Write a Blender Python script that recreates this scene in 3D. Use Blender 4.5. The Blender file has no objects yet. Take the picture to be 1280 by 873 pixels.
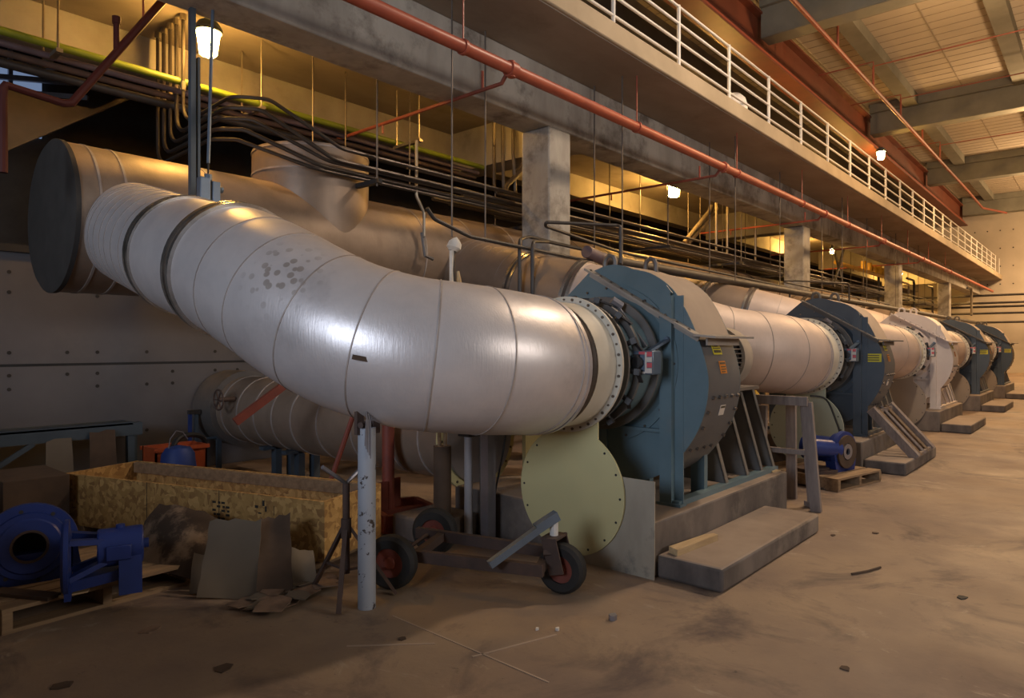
import bpy, math, random
from mathutils import Vector as V, Matrix
random.seed(7)
C = bpy.context.scene.collection
R = math.radians
PI = math.pi

# ------------------------------------------------------------------ mesh builder
class MB:
    def __init__(s): s.v=[]; s.f=[]; s.m=[]
    def add(s, vs, fs, mi=0):
        o=len(s.v); s.v += [V(p) for p in vs]
        s.f += [tuple(i+o for i in f) for f in fs]; s.m += [mi]*len(fs); return s
    def box(s, lo, hi, mi=0, M=None):
        x0,y0,z0=lo; x1,y1,z1=hi
        vs=[(x0,y0,z0),(x1,y0,z0),(x1,y1,z0),(x0,y1,z0),(x0,y0,z1),(x1,y0,z1),(x1,y1,z1),(x0,y1,z1)]
        if M: vs=[M@V(p) for p in vs]
        return s.add(vs,[(0,3,2,1),(4,5,6,7),(0,1,5,4),(1,2,6,5),(2,3,7,6),(3,0,4,7)],mi)
    def cbox(s, c, size, mi=0, rot=(0,0,0)):
        from mathutils import Euler
        M=Matrix.Translation(c)@Euler(rot).to_matrix().to_4x4()
        h=[a/2 for a in size]
        return s.box([-a for a in h],h,mi,M)
    def bar(s, a, b, w, h, mi=0, up=(0,0,1)):
        a=V(a); b=V(b); d=(b-a); L=d.length; d.normalize(); up=V(up)
        if abs(d.dot(up))>.98: up=V((1,0,0)) if abs(d.x)<.9 else V((0,1,0))
        sx=d.cross(up).normalized(); uz=sx.cross(d).normalized()
        M=Matrix.Translation(a)@Matrix((sx,d,uz)).transposed().to_4x4()
        return s.box((-w/2,0,-h/2),(w/2,L,h/2),mi,M)
    def sweep(s, pts, r, n=12, caps=True, mi=0, closed=False):
        pts=[V(p) for p in pts]; k=len(pts)
        rs=r if isinstance(r,(list,tuple)) else [r]*k
        T=[]
        for i in range(k):
            if closed: t=(pts[(i+1)%k]-pts[i]).normalized()+(pts[i]-pts[i-1]).normalized()
            elif i==0: t=pts[1]-pts[0]
            elif i==k-1: t=pts[-1]-pts[-2]
            else: t=(pts[i+1]-pts[i]).normalized()+(pts[i]-pts[i-1]).normalized()
            T.append(t.normalized())
        a=V((0,0,1)) if abs(T[0].z)<.9 else V((1,0,0))
        nrm=(a-T[0]*a.dot(T[0])).normalized(); vs=[]; 
        for i in range(k):
            if i:
                nrm=(nrm-T[i]*nrm.dot(T[i])).normalized()
            b=T[i].cross(nrm)
            sc=1.0
            for j in range(n):
                q=2*PI*j/n
                vs.append(pts[i]+(nrm*math.cos(q)+b*math.sin(q))*rs[i]*sc)
        fs=[]
        for i in range(k if closed else k-1):
            i2=(i+1)%k
            for j in range(n):
                j2=(j+1)%n
                fs.append((i*n+j,i*n+j2,i2*n+j2,i2*n+j))
        if caps and not closed:
            fs.append(tuple(reversed(range(n)))); fs.append(tuple((k-1)*n+j for j in range(n)))
        return s.add(vs,fs,mi)
    def cyl(s,a,b,r,n=16,mi=0,r2=None,caps=True): return s.sweep([a,b],[r,r if r2 is None else r2],n,caps,mi)
    def lathe(s, o, ax, prof, n=32, mi=0, close=False):
        o=V(o); ax=V(ax).normalized(); a=V((0,0,1)) if abs(ax.z)<.9 else V((1,0,0))
        e=(a-ax*a.dot(ax)).normalized(); b=ax.cross(e); vs=[]
        for t,r in prof:
            for j in range(n):
                q=2*PI*j/n; vs.append(o+ax*t+(e*math.cos(q)+b*math.sin(q))*r)
        k=len(prof); fs=[]
        for i in range(k if close else k-1):
            i2=(i+1)%k
            for j in range(n): fs.append((i*n+j,i*n+(j+1)%n,i2*n+(j+1)%n,i2*n+j))
        return s.add(vs,fs,mi)
    def ring(s,o,ax,t0,t1,r0,r1,n=32,mi=0):   # flat washer with thickness
        return s.lathe(o,ax,[(t0,r0),(t0,r1),(t1,r1),(t1,r0)],n,mi,True)
    def disc(s,o,ax,t0,t1,r,n=32,mi=0):
        return s.lathe(o,ax,[(t0,.0005),(t0,r),(t1,r),(t1,.0005)],n,mi,True)
    def prism(s, poly, d, mi=0):    # poly: 3d points in a plane, d: extrusion vector
        d=V(d); p=[V(q) for q in poly]; n=len(p)
        fs=[tuple(range(n)),tuple(reversed(range(n,2*n)))]
        fs+=[(i,n+i,n+(i+1)%n,(i+1)%n) for i in range(n)]
        return s.add(p+[q+d for q in p],fs,mi)
    def build(s, name, mat, parent=None, smooth=35, bevel=0, origin=None):
        me=bpy.data.meshes.new(name)
        if parent is not None:
            o=V((0,0,0)); q=parent
            while q is not None: o=o+q.location; q=q.parent
        elif origin is not None: o=V(origin)
        elif s.v:
            xs=[p.x for p in s.v]; ys=[p.y for p in s.v]
            o=V(((min(xs)+max(xs))/2,(min(ys)+max(ys))/2,min(p.z for p in s.v)))
        me.from_pydata([tuple(p-o) for p in s.v],[],s.f)
        for m in (mat if isinstance(mat,(list,tuple)) else [mat]): me.materials.append(m)
        me.polygons.foreach_set('material_index',s.m)
        import bmesh
        bm=bmesh.new(); bm.from_mesh(me); bmesh.ops.recalc_face_normals(bm,faces=bm.faces[:]); bm.to_mesh(me); bm.free()
        if smooth:
            me.polygons.foreach_set('use_smooth',[True]*len(me.polygons))
            me.set_sharp_from_angle(angle=R(smooth))
        me.update()
        ob=bpy.data.objects.new(name,me); C.objects.link(ob)
        if parent is not None: ob.parent=parent
        else: ob.location=o
        if bevel:
            b=ob.modifiers.new('b','BEVEL'); b.width=bevel; b.segments=2; b.limit_method='ANGLE'; b.harden_normals=False
        return ob

def tag(o,label,cat,group=None,kind=None):
    o['label']=label
    if cat: o['category']=cat
    if group: o['group']=group
    if kind: o['kind']=kind
    return o
def thing(name,label,cat,loc,group=None):
    o=bpy.data.objects.new(name,None); o.empty_display_size=.1; C.objects.link(o); o.location=loc
    return tag(o,label,cat,group)
def copy_tree(o,parent=None,loc=None,label=None):
    c=o.copy(); C.objects.link(c)
    if parent is not None: c.parent=parent
    if loc is not None: c.location=loc
    if label: c['label']=label
    for ch in list(o.children): copy_tree(ch,c)
    return c
def struct(name,mb,mat,label=None,**k):
    o=mb.build(name,mat,**k); o['kind']='structure'
    if label: o['label']=label
    return o

# ------------------------------------------------------------------ materials
def mat(name,c1,c2=None,scale=3.,rough=.7,metal=0.,bump=.0,detail=6.,stretch=(1,1,1),c3=None,s3=.8,lo3=.55,hi3=.7,rvar=.0,lo=.35,hi=.65,emit=None,spec=.5,off=(0,0,0)):
    m=bpy.data.materials.new(name); m.use_nodes=True; nt=m.node_tree; N=nt.nodes; L=nt.links
    b=N['Principled BSDF']; b.inputs['Roughness'].default_value=rough; b.inputs['Metallic'].default_value=metal
    b.inputs['Specular IOR Level'].default_value=spec
    c1=tuple(c1)+(1,); c2=(tuple(c2)+(1,)) if c2 else tuple(x*.75 for x in c1[:3])+(1,)
    tc=N.new('ShaderNodeTexCoord'); mp=N.new('ShaderNodeMapping'); mp.inputs['Scale'].default_value=stretch; mp.inputs['Location'].default_value=off
    L.new(tc.outputs['Object'],mp.inputs[0])
    n=N.new('ShaderNodeTexNoise'); n.inputs['Scale'].default_value=scale; n.inputs['Detail'].default_value=detail; n.inputs['Roughness'].default_value=.6
    L.new(mp.outputs[0],n.inputs['Vector'])
    r=N.new('ShaderNodeValToRGB'); r.color_ramp.elements[0].position=lo; r.color_ramp.elements[1].position=hi
    r.color_ramp.elements[0].color=c1; r.color_ramp.elements[1].color=c2
    L.new(n.outputs['Fac'],r.inputs[0]); out=r.outputs[0]
    if c3:
        n3=N.new('ShaderNodeTexNoise'); n3.inputs['Scale'].default_value=s3; n3.inputs['Detail'].default_value=8; n3.inputs['Roughness'].default_value=.65
        L.new(tc.outputs['Object'],n3.inputs['Vector'])
        r3=N.new('ShaderNodeValToRGB'); r3.color_ramp.elements[0].position=lo3; r3.color_ramp.elements[1].position=hi3
        r3.color_ramp.elements[0].color=(0,0,0,1); r3.color_ramp.elements[1].color=(1,1,1,1)
        L.new(n3.outputs['Fac'],r3.inputs[0])
        mx=N.new('ShaderNodeMixRGB'); mx.inputs[2].default_value=tuple(c3)+(1,); L.new(r3.outputs[0],mx.inputs[0]); L.new(out,mx.inputs[1]); out=mx.outputs[0]
    L.new(out,b.inputs['Base Color'])
    if rvar:
        mr=N.new('ShaderNodeMapRange'); mr.inputs['To Min'].default_value=rough-rvar; mr.inputs['To Max'].default_value=rough+rvar
        L.new(n.outputs['Fac'],mr.inputs[0]); L.new(mr.outputs[0],b.inputs['Roughness'])
    if bump:
        bp=N.new('ShaderNodeBump'); bp.inputs['Strength'].default_value=bump; bp.inputs['Distance'].default_value=.02
        L.new(n.outputs['Fac'],bp.inputs['Height']); L.new(bp.outputs[0],b.inputs['Normal'])
    if emit:
        b.inputs['Emission Color'].default_value=tuple(emit[0])+(1,); b.inputs['Emission Strength'].default_value=emit[1]
    return m
M={}
def floor_mat():
    m=bpy.data.materials.new('floor_concrete'); m.use_nodes=True; nt=m.node_tree; N=nt.nodes; L=nt.links; b=N['Principled BSDF']
    tc=N.new('ShaderNodeTexCoord')
    def noise(sc,det,lo,hi,stretch=(1,1,1),off=(0,0,0),rough=.62,dist=0.):
        mp=N.new('ShaderNodeMapping'); mp.inputs['Scale'].default_value=stretch; mp.inputs['Location'].default_value=off; L.new(tc.outputs['Object'],mp.inputs[0])
        n=N.new('ShaderNodeTexNoise'); n.inputs['Scale'].default_value=sc; n.inputs['Detail'].default_value=det; n.inputs['Roughness'].default_value=rough; n.inputs['Distortion'].default_value=dist
        L.new(mp.outputs[0],n.inputs['Vector']); r=N.new('ShaderNodeMapRange'); r.inputs['From Min'].default_value=lo; r.inputs['From Max'].default_value=hi; L.new(n.outputs['Fac'],r.inputs[0]); return r.outputs[0]
    def mix(f,a,c):
        x=N.new('ShaderNodeMixRGB'); L.new(f,x.inputs[0])
        if isinstance(a,tuple): x.inputs[1].default_value=a+(1,)
        else: L.new(a,x.inputs[1])
        x.inputs[2].default_value=c+(1,); return x.outputs[0]
    c=mix(noise(.45,8,.38,.62),(.30,.215,.14),(.175,.125,.10))
    c=mix(noise(1.1,9,.52,.66,(1,1,1),(3,7,0),.68,.6),c,(.11,.078,.066))
    c=mix(noise(2.6,10,.60,.70,(1,.5,1),(9,2,0),.7,1.2),c,(.36,.29,.215))
    c=mix(noise(6,8,.66,.74,(1,1,1),(1,5,0),.7,.5),c,(.05,.036,.03))
    c=mix(noise(38,4,.66,.76,(1,1,1),(2,2,0)),c,(.10,.07,.055))
    L.new(c,b.inputs['Base Color'])
    L.new(noise(.8,8,.3,.7,(1,1,1),(5,5,0)),b.inputs['Roughness'])
    r=N.new('ShaderNodeMapRange'); r.inputs['To Min'].default_value=.5; r.inputs['To Max'].default_value=.85
    L.new(noise(.8,8,.3,.7,(1,1,1),(5,5,0)),r.inputs[0]); L.new(r.outputs[0],b.inputs['Roughness'])
    bp=N.new('ShaderNodeBump'); bp.inputs['Strength'].default_value=.18; bp.inputs['Distance'].default_value=.02; L.new(noise(5,10,.2,.8),bp.inputs['Height']); L.new(bp.outputs[0],b.inputs['Normal'])
    return m
M['floor']=floor_mat()
M['conc']=mat('concrete',(.36,.33,.28),(.25,.225,.19),1.2,.85,0,.1,8,(1,1,1),(.16,.14,.12),.9,.58,.75)
M['conc_col']=mat('column_concrete',(.50,.48,.43),(.30,.275,.24),1.6,.85,0,.12,8,(1,1,.35),(.14,.12,.10),1.7,.50,.68)
M['slab']=mat('slab_concrete',(.34,.29,.23),(.23,.19,.15),.8,.88,0,.08,8,(.5,1,1),(.16,.13,.10),.5,.55,.75)
M['curb']=mat('curb_concrete',(.43,.345,.235),(.34,.27,.18),1.2,.8,0,.06,8)
M['wall']=mat('wall_paint',(.165,.158,.162),(.13,.123,.125),.7,.75,0,.04,6,(1,1,1),(.2,.185,.175),.5,.58,.8)
M['wallend']=mat('end_wall_concrete',(.50,.44,.36),(.40,.35,.28),.4,.85,0,.04,6)
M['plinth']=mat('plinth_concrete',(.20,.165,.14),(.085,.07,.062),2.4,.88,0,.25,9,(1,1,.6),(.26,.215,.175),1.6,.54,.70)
M['plinthtop']=mat('dusty_toplit_plinth_top',(.34,.265,.20),(.25,.19,.145),2.,.9,0,.15,9,(1,1,1),(.16,.125,.10),1.3,.56,.72)  # dust, with light from overhead painted into the colour
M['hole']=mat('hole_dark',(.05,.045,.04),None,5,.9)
M['deck']=mat('roof_deck',(.50,.44,.36),(.44,.385,.31),.5,.8,0,.0,4)
M['roofbeam']=mat('roof_beam_concrete',(.22,.215,.175),(.16,.155,.125),1,.85,0,.05)
M['girder']=mat('girder_red',(.20,.055,.028),(.15,.042,.022),1.2,.5,0,.03)
M['redpipe']=mat('red_paint',(.42,.10,.055),(.34,.075,.045),3,.42,0,.02)
M['firepipe']=mat('dark_red_paint',(.075,.014,.010),(.055,.011,.008),3,.6,spec=.25)
M['redbr']=mat('red_brown_paint',(.28,.07,.04),(.2,.05,.03),3,.5)
M['white']=mat('white_paint',(.74,.72,.68),(.66,.63,.58),2,.5)
M['blue']=mat('machine_blue',(.135,.205,.235),(.10,.16,.188),1.6,.42,.0,.02,7,(1,1,1),(.17,.19,.19),1.3,.56,.78)
M['navy']=mat('machine_navy',(.070,.090,.112),(.052,.068,.088),1.6,.45,0,.02)
M['navydust']=mat('dusty_navy',(.13,.115,.10),(.09,.085,.08),3,.6)
M['scroll']=mat('dusty_blue_grey',(.125,.125,.125),(.10,.10,.105),2,.55,0,.02,7,(1,1,1),(.19,.165,.135),.9,.5,.7)
M['steel_dust']=mat('dusty_steel',(.22,.20,.18),(.15,.14,.135),3,.5,.5,.03)
M['dust']=mat('dusty_flange',(.36,.315,.265),(.27,.24,.21),3,.7)
M['toplight_chalk']=mat('toplight_dust_and_chalk',(.44,.34,.255),(.36,.28,.215),2,.8)  # fan wrap tops: overhead light painted in with dust; also chalky joints
M['cream']=mat('cream_plate',(.62,.56,.29),(.57,.51,.26),1.2,.5,.0,.02,5,(1,1,1),(.42,.38,.22),.9,.62,.85)
M['flange']=mat('flange_cream',(.68,.64,.54),(.58,.53,.43),3,.5,0,.03)
M['bolt']=mat('bolt_steel',(.12,.10,.09),(.2,.17,.14),9,.4,.8)
M['dark']=mat('dark_iron',(.035,.033,.034),(.06,.055,.053),3,.5,.3,.03)
M['cond']=mat('conduit_dark',(.085,.07,.055),(.055,.045,.04),2,.42,.55,.0,4,(.3,1,1))
M['condg']=mat('conduit_galv',(.36,.31,.24),(.26,.22,.17),3,.38,.7)
M['rod']=mat('rod_steel',(.16,.13,.11),(.1,.085,.07),4,.5,.5)
M['green']=mat('green_pipe',(.20,.26,.02),(.15,.2,.02),2,.45)
M['violet']=mat('violet_pipe',(.15,.115,.14),(.09,.07,.085),3,.55)
M['yellow']=mat('yellow_paint',(.72,.42,.03),None,3,.45)
M['rust']=mat('rust',(.075,.052,.045),(.115,.072,.055),6,.8,.2,.2)
M['redrust']=mat('red_oxide',(.26,.06,.035),(.18,.045,.03),4,.6,0,.05)
M['rubber']=mat('rubber',(.014,.013,.013),(.028,.026,.024),5,.75,0,.1)
M['cobalt']=mat('pump_blue',(.020,.045,.22),(.015,.032,.15),2.5,.36,0,.03)
M['wood']=mat('wood_pallet',(.30,.20,.11),(.19,.12,.065),2.5,.8,0,.15,7,(1,8,8))
M['greywood']=mat('grey_wood',(.27,.22,.19),(.17,.135,.12),3,.85,0,.15,7,(6,6,1))
M['plywood']=mat('plywood',(.44,.39,.30),(.30,.26,.20),2.2,.7,0,.05,8,(1,1,.4),(.12,.115,.105),2.6,.54,.66)
M['card']=mat('grey_cardboard',(.185,.148,.108),(.15,.12,.085),1.6,.9,0,.04,6,(1,1,1),(.14,.11,.085),1.3,.6,.75)
M['brown']=mat('brown_cardboard',(.095,.06,.038),(.06,.038,.025),3,.9,0,.1)
M['dirt']=mat('dirty_sheet',(.25,.17,.105),(.15,.10,.065),2.4,.8,0,.2,8,(1,1,1),(.05,.03,.018),1.7,.44,.50)
M['scrap']=mat('scrap_card',(.30,.20,.135),(.16,.105,.07),6,.9,0,.1)
M['rackblue']=mat('rack_blue_grey',(.075,.10,.125),(.055,.075,.095),3,.5,.1)
M['bin']=mat('orange_red_bin',(.42,.075,.02),None,3,.5)
M['bag']=mat('blue_bag',(.02,.05,.22),(.015,.035,.15),3,.6,0,.1)
M['hose']=mat('black_hose',(.02,.02,.022),None,3,.5)
M['pale']=mat('pale_post_paint',(.42,.42,.45),(.36,.36,.39),3,.5)
M['postwhite']=mat('chipped_white_paint',(.38,.41,.46),(.33,.36,.41),2,.5,0,.05,5,(1,1,1),(.055,.04,.035),10.,.585,.60)
M['strut']=mat('galvanised_strut',(.34,.33,.36),(.26,.25,.27),3,.4,.6)
M['board']=mat('new_wood',(.55,.40,.22),(.42,.29,.15),3,.7,0,.08,6,(1,8,8))
M['cloth']=mat('white_rag',(.72,.70,.66),(.55,.5,.42),5,.9,0,.2)
M['label_y']=mat('yellow_label',(.72,.62,.03),None,3,.5); M['label_o']=mat('orange_label',(.75,.24,.02),None,3,.5)
M['label_w']=mat('white_label',(.75,.68,.6),None,3,.5); M['ink']=mat('label_ink',(.10,.085,.05),None,3,.6)
M['pink']=mat('pink_label',(.72,.12,.14),None,3,.5)
M['bluesteel']=mat('grey_blue_tube',(.17,.22,.29),(.13,.17,.22),3,.4,.4)
M['ink2']=mat('stencil_ink',(.03,.025,.02),None,5,.8)
def emis(name,c,s):
    m=bpy.data.materials.new(name); m.use_nodes=True; nt=m.node_tree
    for n in list(nt.nodes): nt.nodes.remove(n)
    e=nt.nodes.new('ShaderNodeEmission'); e.inputs[0].default_value=tuple(c)+(1,); e.inputs[1].default_value=s
    o=nt.nodes.new('ShaderNodeOutputMaterial'); nt.links.new(e.outputs[0],o.inputs[0]); return m
SOD=(1.0,.53,.12)
M['lamp']=emis('sodium_globe',SOD,200); M['lampdim']=emis('sodium_globe_dim',SOD,80); M['lamp2']=emis('sodium_globe_strong',SOD,320)
M['daylight']=emis('daylight_pane',(.45,.62,1.),.3)

# brushed aluminium jacket (with rust-brown blotches where the photo has them)
def jacket(name,c1,c2,metal,rough,warmspots=False):
    m=mat(name,c1,c2,2.2,rough,metal,.22,7,(1,1,1),tuple(x*.62 for x in c1),1.1,.58,.80,rvar=.10)
    nt=m.node_tree; N=nt.nodes; L=nt.links; b=N['Principled BSDF']
    tc=N.new('ShaderNodeTexCoord'); w=N.new('ShaderNodeTexNoise'); w.inputs['Scale'].default_value=14; w.inputs['Detail'].default_value=3
    mp=N.new('ShaderNodeMapping'); mp.inputs['Scale'].default_value=(6,6,.35); L.new(tc.outputs['Object'],mp.inputs[0]); L.new(mp.outputs[0],w.inputs['Vector'])
    bp=N.new('ShaderNodeBump'); bp.inputs['Strength'].default_value=.10; bp.inputs['Distance'].default_value=.01
    L.new(w.outputs['Fac'],bp.inputs['Height'])
    old=[l for l in nt.links if l.to_socket==b.inputs['Normal']]
    if old: L.new(old[0].from_socket,bp.inputs['Normal'])
    L.new(bp.outputs[0],b.inputs['Normal'])
    if warmspots:
        base=[l for l in nt.links if l.to_socket==b.inputs['Base Color']][0].from_socket
        vo=N.new('ShaderNodeTexVoronoi'); vo.inputs['Scale'].default_value=15; L.new(tc.outputs['Object'],vo.inputs['Vector'])
        lt=N.new('ShaderNodeMapRange'); lt.inputs['From Min'].default_value=.30; lt.inputs['From Max'].default_value=.38; lt.inputs['To Min'].default_value=1; lt.inputs['To Max'].default_value=0
        L.new(vo.outputs['Distance'],lt.inputs[0])
        geo=N.new('ShaderNodeVectorMath'); geo.operation='DISTANCE'; geo.inputs[1].default_value=warmspots
        L.new(tc.outputs['Object'],geo.inputs[0])
        ml=N.new('ShaderNodeMapRange'); ml.inputs['From Min'].default_value=.10; ml.inputs['From Max'].default_value=.32; ml.inputs['To Min'].default_value=.62; ml.inputs['To Max'].default_value=0
        L.new(geo.outputs['Value'],ml.inputs[0])
        mu=N.new('ShaderNodeMath'); mu.operation='MULTIPLY'; L.new(lt.outputs[0],mu.inputs[0]); L.new(ml.outputs[0],mu.inputs[1])
        mx=N.new('ShaderNodeMixRGB'); mx.inputs[2].default_value=(.26,.20,.15,1); L.new(mu.outputs[0],mx.inputs[0]); L.new(base,mx.inputs[1])
        L.new(mx.outputs[0],b.inputs['Base Color'])
    return m
M['jacket']=jacket('aluminium_jacket',(.62,.585,.59),(.52,.49,.50),.55,.42)
M['jacket_spots']=jacket('aluminium_jacket_stained',(.76,.715,.70),(.62,.58,.575),.42,.40,(2.17-3.2,3.74-5,2.04-1.0))
M['header']=jacket('header_jacket',(.36,.27,.20),(.28,.21,.155),.35,.48)
M['band']=mat('polished_band',(.6,.58,.55),(.35,.33,.3),4,.25,.9)
M['seam']=mat('seam_dirt',(.50,.44,.40),(.33,.28,.25),4,.6,.3)
M['rubberband']=mat('rubber_joint',(.11,.08,.06),(.06,.045,.035),4,.6)

def osb():
    m=bpy.data.materials.new('osb_board'); m.use_nodes=True; nt=m.node_tree; N=nt.nodes; L=nt.links; b=N['Principled BSDF']; b.inputs['Roughness'].default_value=.75
    tc=N.new('ShaderNodeTexCoord'); n=N.new('ShaderNodeTexNoise'); n.inputs['Scale'].default_value=5; n.inputs['Detail'].default_value=2
    L.new(tc.outputs['Object'],n.inputs['Vector'])
    mx=N.new('ShaderNodeMixRGB'); mx.inputs[0].default_value=.12; L.new(tc.outputs['Object'],mx.inputs[1]); L.new(n.outputs['Color'],mx.inputs[2])
    v=N.new('ShaderNodeTexVoronoi'); v.inputs['Scale'].default_value=30; v.distance='MANHATTAN'; L.new(mx.outputs[0],v.inputs['Vector'])
    r=N.new('ShaderNodeValToRGB'); e=r.color_ramp.elements; e[0].color=(.27,.14,.045,1); e[1].color=(.56,.34,.12,1); e.new(.5).color=(.42,.245,.075,1)
    sp=N.new('ShaderNodeSeparateColor'); L.new(v.outputs['Color'],sp.inputs[0]); L.new(sp.outputs[0],r.inputs[0]); L.new(r.outputs[0],b.inputs['Base Color'])
    return m
M['osb']=osb()

# ------------------------------------------------------------------ the hall
XE=49.0
struct('floor',MB().box((-9,-9,-.2),(XE+.3,12.5,0)),M['floor'],origin=(0,0,0))
mb=MB()
for a,b_,w in (((2.15,3.05),(2.48,2.72),.012),((2.57,3.19),(2.55,2.0),.009),((2.5,2.46),(3.0,2.3),.012)):
    mb.bar((a[0],a[1],.0015),(b_[0],b_[1],.0015),w,.003)
struct('trim_1',mb,M['toplight_chalk'],'pale chalky joint line in the floor')
# rear wall behind the camera with a daylight window, aisle side wall, end wall
mb=MB(); mb.box((-9.2,-9,0),(-9,-1.4,12)); mb.box((-9.2,2.4,0),(-9,12.5,12)); mb.box((-9.2,-1.4,0),(-9,2.4,1.8)); mb.box((-9.2,-1.4,5.6),(-9,2.4,12))
struct('wall_rear',mb,M['wall'])
wd=bpy.data.objects.new('window_1',None); C.objects.link(wd); wd.location=(-9.1,.5,1.8); wd['kind']='structure'
mb=MB()
for y in (-1.4,-.15,1.1,2.35): mb.box((-9.15,y,1.8),(-9.05,y+.05,5.6))
for z in (1.8,3.0,4.3,5.55): mb.box((-9.15,-1.4,z),(-9.05,2.4,z+.05))
mb.build('window_frame',M['dark'],wd)
struct('wall_shade_screen',MB().box((-.75,1.4,0),(-.6,9,1.35)),M['wall'])  # unseen low wall, added to keep window light off the left floor
struct('wall_right',MB().box((-9,-9.2,0),(XE,-9,12)),mat('side_wall_concrete',(.12,.11,.10),(.09,.08,.07),.6,.9))
mb=MB(); mb.box((XE,-9,0),(XE+.3,12.5,12))
for i in range(16):
    for j in range(5): mb.disc((XE,-2+i*.62,5.2+j*1.05),(-1,0,0),.0,.01,.04,8,1)
struct('wall_end',mb,[M['wallend'],M['hole']])
wd=bpy.data.objects.new('added_fill_frame',None); C.objects.link(wd); wd.location=(6,-8.95,3.4); wd['kind']='structure'  # added frame on a solid wall, there to carry the side fill
mb=MB()
for x in (2.9,4.45,6.0,7.5,9.05): mb.box((x,-9,3.35),(x+.05,-8.9,5.85))
for z in (3.35,5.8): mb.box((2.9,-9,z),(9.1,-8.9,z+.05))
mb.build('window_frame',M['dark'],wd)  # bars of the added fill frame
# left wall: lower wall with form-tie holes, dark opening above, upper wall
mb=MB(); mb.box((-9,9,0),(XE,9.3,1.365)); mb.box((-9,9.008,1.365),(XE,9.3,1.395),1); mb.box((-9,9,1.395),(XE,9.3,2.62)); mb.box((-9,8.95,2.62),(XE,9.3,2.70),1)
for i in range(14):
    x=1.55+i*.43+(.0 if i%2 else .12)
    for z in (.55,1.12,1.27,1.52,2.18,2.40):
        if (i*7+int(z*10))%5: mb.disc((x,9,z),(0,-1,0),-.002,.006,.021,8,2)
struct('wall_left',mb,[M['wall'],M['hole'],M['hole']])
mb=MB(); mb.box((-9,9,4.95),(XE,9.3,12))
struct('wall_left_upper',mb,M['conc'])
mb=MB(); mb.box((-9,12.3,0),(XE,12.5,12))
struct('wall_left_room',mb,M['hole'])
# structural glimpses in the opening: bright louvre window far left, sloping beam
wn=bpy.data.objects.new('window_2',None); C.objects.link(wn); wn.location=(2.4,11.9,4.6); wn['kind']='structure'
mb=MB()
for k in range(4):
    z=5.00+.20*k; mb.bar((1.9,12.2,z),(3.35,11.0,z-.06),.05,.07)
for x in (2.42,2.60): mb.bar((x,11.75,4.7),(x,11.75,5.9),.07,.05)
mb.build('window_frame',M['strut'],wn)
MB().box((1.2,12.22,4.75),(3.1,12.25,5.75)).build('pane',M['daylight'],wn)
light_win=(2.2,11.6,5.9)
mb=MB(); mb.prism([(0.9,9.9,3.05),(2.13,9.9,3.95),(3.1,9.9,4.66),(0.9,9.9,4.66)],(0,.3,0))
mb.bar((0.9,9.88,3.03),(3.6,9.88,5.0),.12,.05)
struct('beam_slope',mb,mat('haunch_concrete',(.10,.075,.05),(.06,.045,.03),1.2,.9),'sloping brown concrete haunch in the dark opening above the ducts')

# mezzanine, beam, columns
mb=MB(); mb.box((-9,4.75,5.43),(XE,9,5.62)); mb.box((-9,4.75,5.62),(XE,4.97,5.71))
ms=mb; 
o=struct('floor_mezzanine',MB().box((-9,4.76,5.43),(XE,9,5.60)),M['slab'],'concrete mezzanine slab over the ducts')
struct('trim_2',MB().box((-9,4.72,5.445),(XE,4.96,5.71)),M['curb'],'pale concrete curb along the mezzanine edge',bevel=.02)
struct('beam_edge',MB().box((-9,5.8,4.63),(XE,6.3,5.43)),M['conc_col'],'long concrete beam under the mezzanine',bevel=.02)
mb_cols=['nearest square concrete column, rising behind the big blue fan','second square concrete column along the hall','third square concrete column along the hall','farthest square concrete column']
for k in range(4):
    x=7.4+10.4*k
    struct('column',MB().box((x,5.8,0),(x+.5,6.3,4.63)),M['conc_col'],mb_cols[k],bevel=.025)
for k in range(-1,4):
    x=8.6+10.4*k
    struct('beam_cross',MB().box((x,6.3,4.72),(x+.5,9,5.43)),M['conc'],'concrete cross beam under the mezzanine')
# roof
mb=MB(); mb.box((-9,-9,10.32),(XE,12.5,10.5))
for i in range(120):
    x=-8+i*.48; mb.box((x,-9,10.31),(x+.018,12,10.325),1)
for y in (-3.6,-.6,.65,3.7,6.7): mb.box((-9,y,10.305),(XE,y+.03,10.325),1)
struct('ceiling',mb,[M['deck'],mat('deck_joint',(.34,.29,.225))])
for k in range(-1,4):
    x=16.9+10.35*k
    mb=MB(); mb.box((x,-9,9.26),(x+.55,6.55,10.1)); mb.box((x-.12,-9,10.0),(x+.67,6.55,10.32))
    struct('beam_roof',mb,M['roofbeam'],'concrete roof beam across the hall',bevel=.02)
for y in (5.0,1.9,-1.2,-4.3,8.1):
    struct('beam_joist',MB().box((-9,y,9.98),(XE,y+.42,10.32)),M['roofbeam'],'concrete roof joist along the hall')
g=thing('crane_girder','red-brown steel crane girder running below the roof','girder',(20,6.7,8.8))
MB().box((-9,6.68,8.84),(XE,6.72,9.9)).build('web',M['girder'],g)
MB().box((-9,6.42,8.8),(XE,7.0,8.86)).build('bottom_flange',M['girder'],g)
MB().box((-9,6.5,9.86),(XE,6.9,9.92)).build('top_flange',M['girder'],g)
mb=MB(); mb.box((-9,6.55,9.0),(XE,6.66,9.06)); mb.build('conductor_rail',M['redpipe'],g)

# guard rail on the mezzanine edge
g=thing('guard_rail','white painted pipe guard rail along the mezzanine edge','railing',(20,4.82,5.71))
for i in range(28):
    x=2.15+i*1.78
    if x<XE-.5: MB().cyl((x,4.82,5.70),(x,4.82,6.66),.028,10).build('post',M['white'],g)
for z in (5.86,6.12,6.39,6.64): MB().cyl((-8,4.82,z),(46.8,4.82,z),.021,8).build('rail',M['white'],g)
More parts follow.
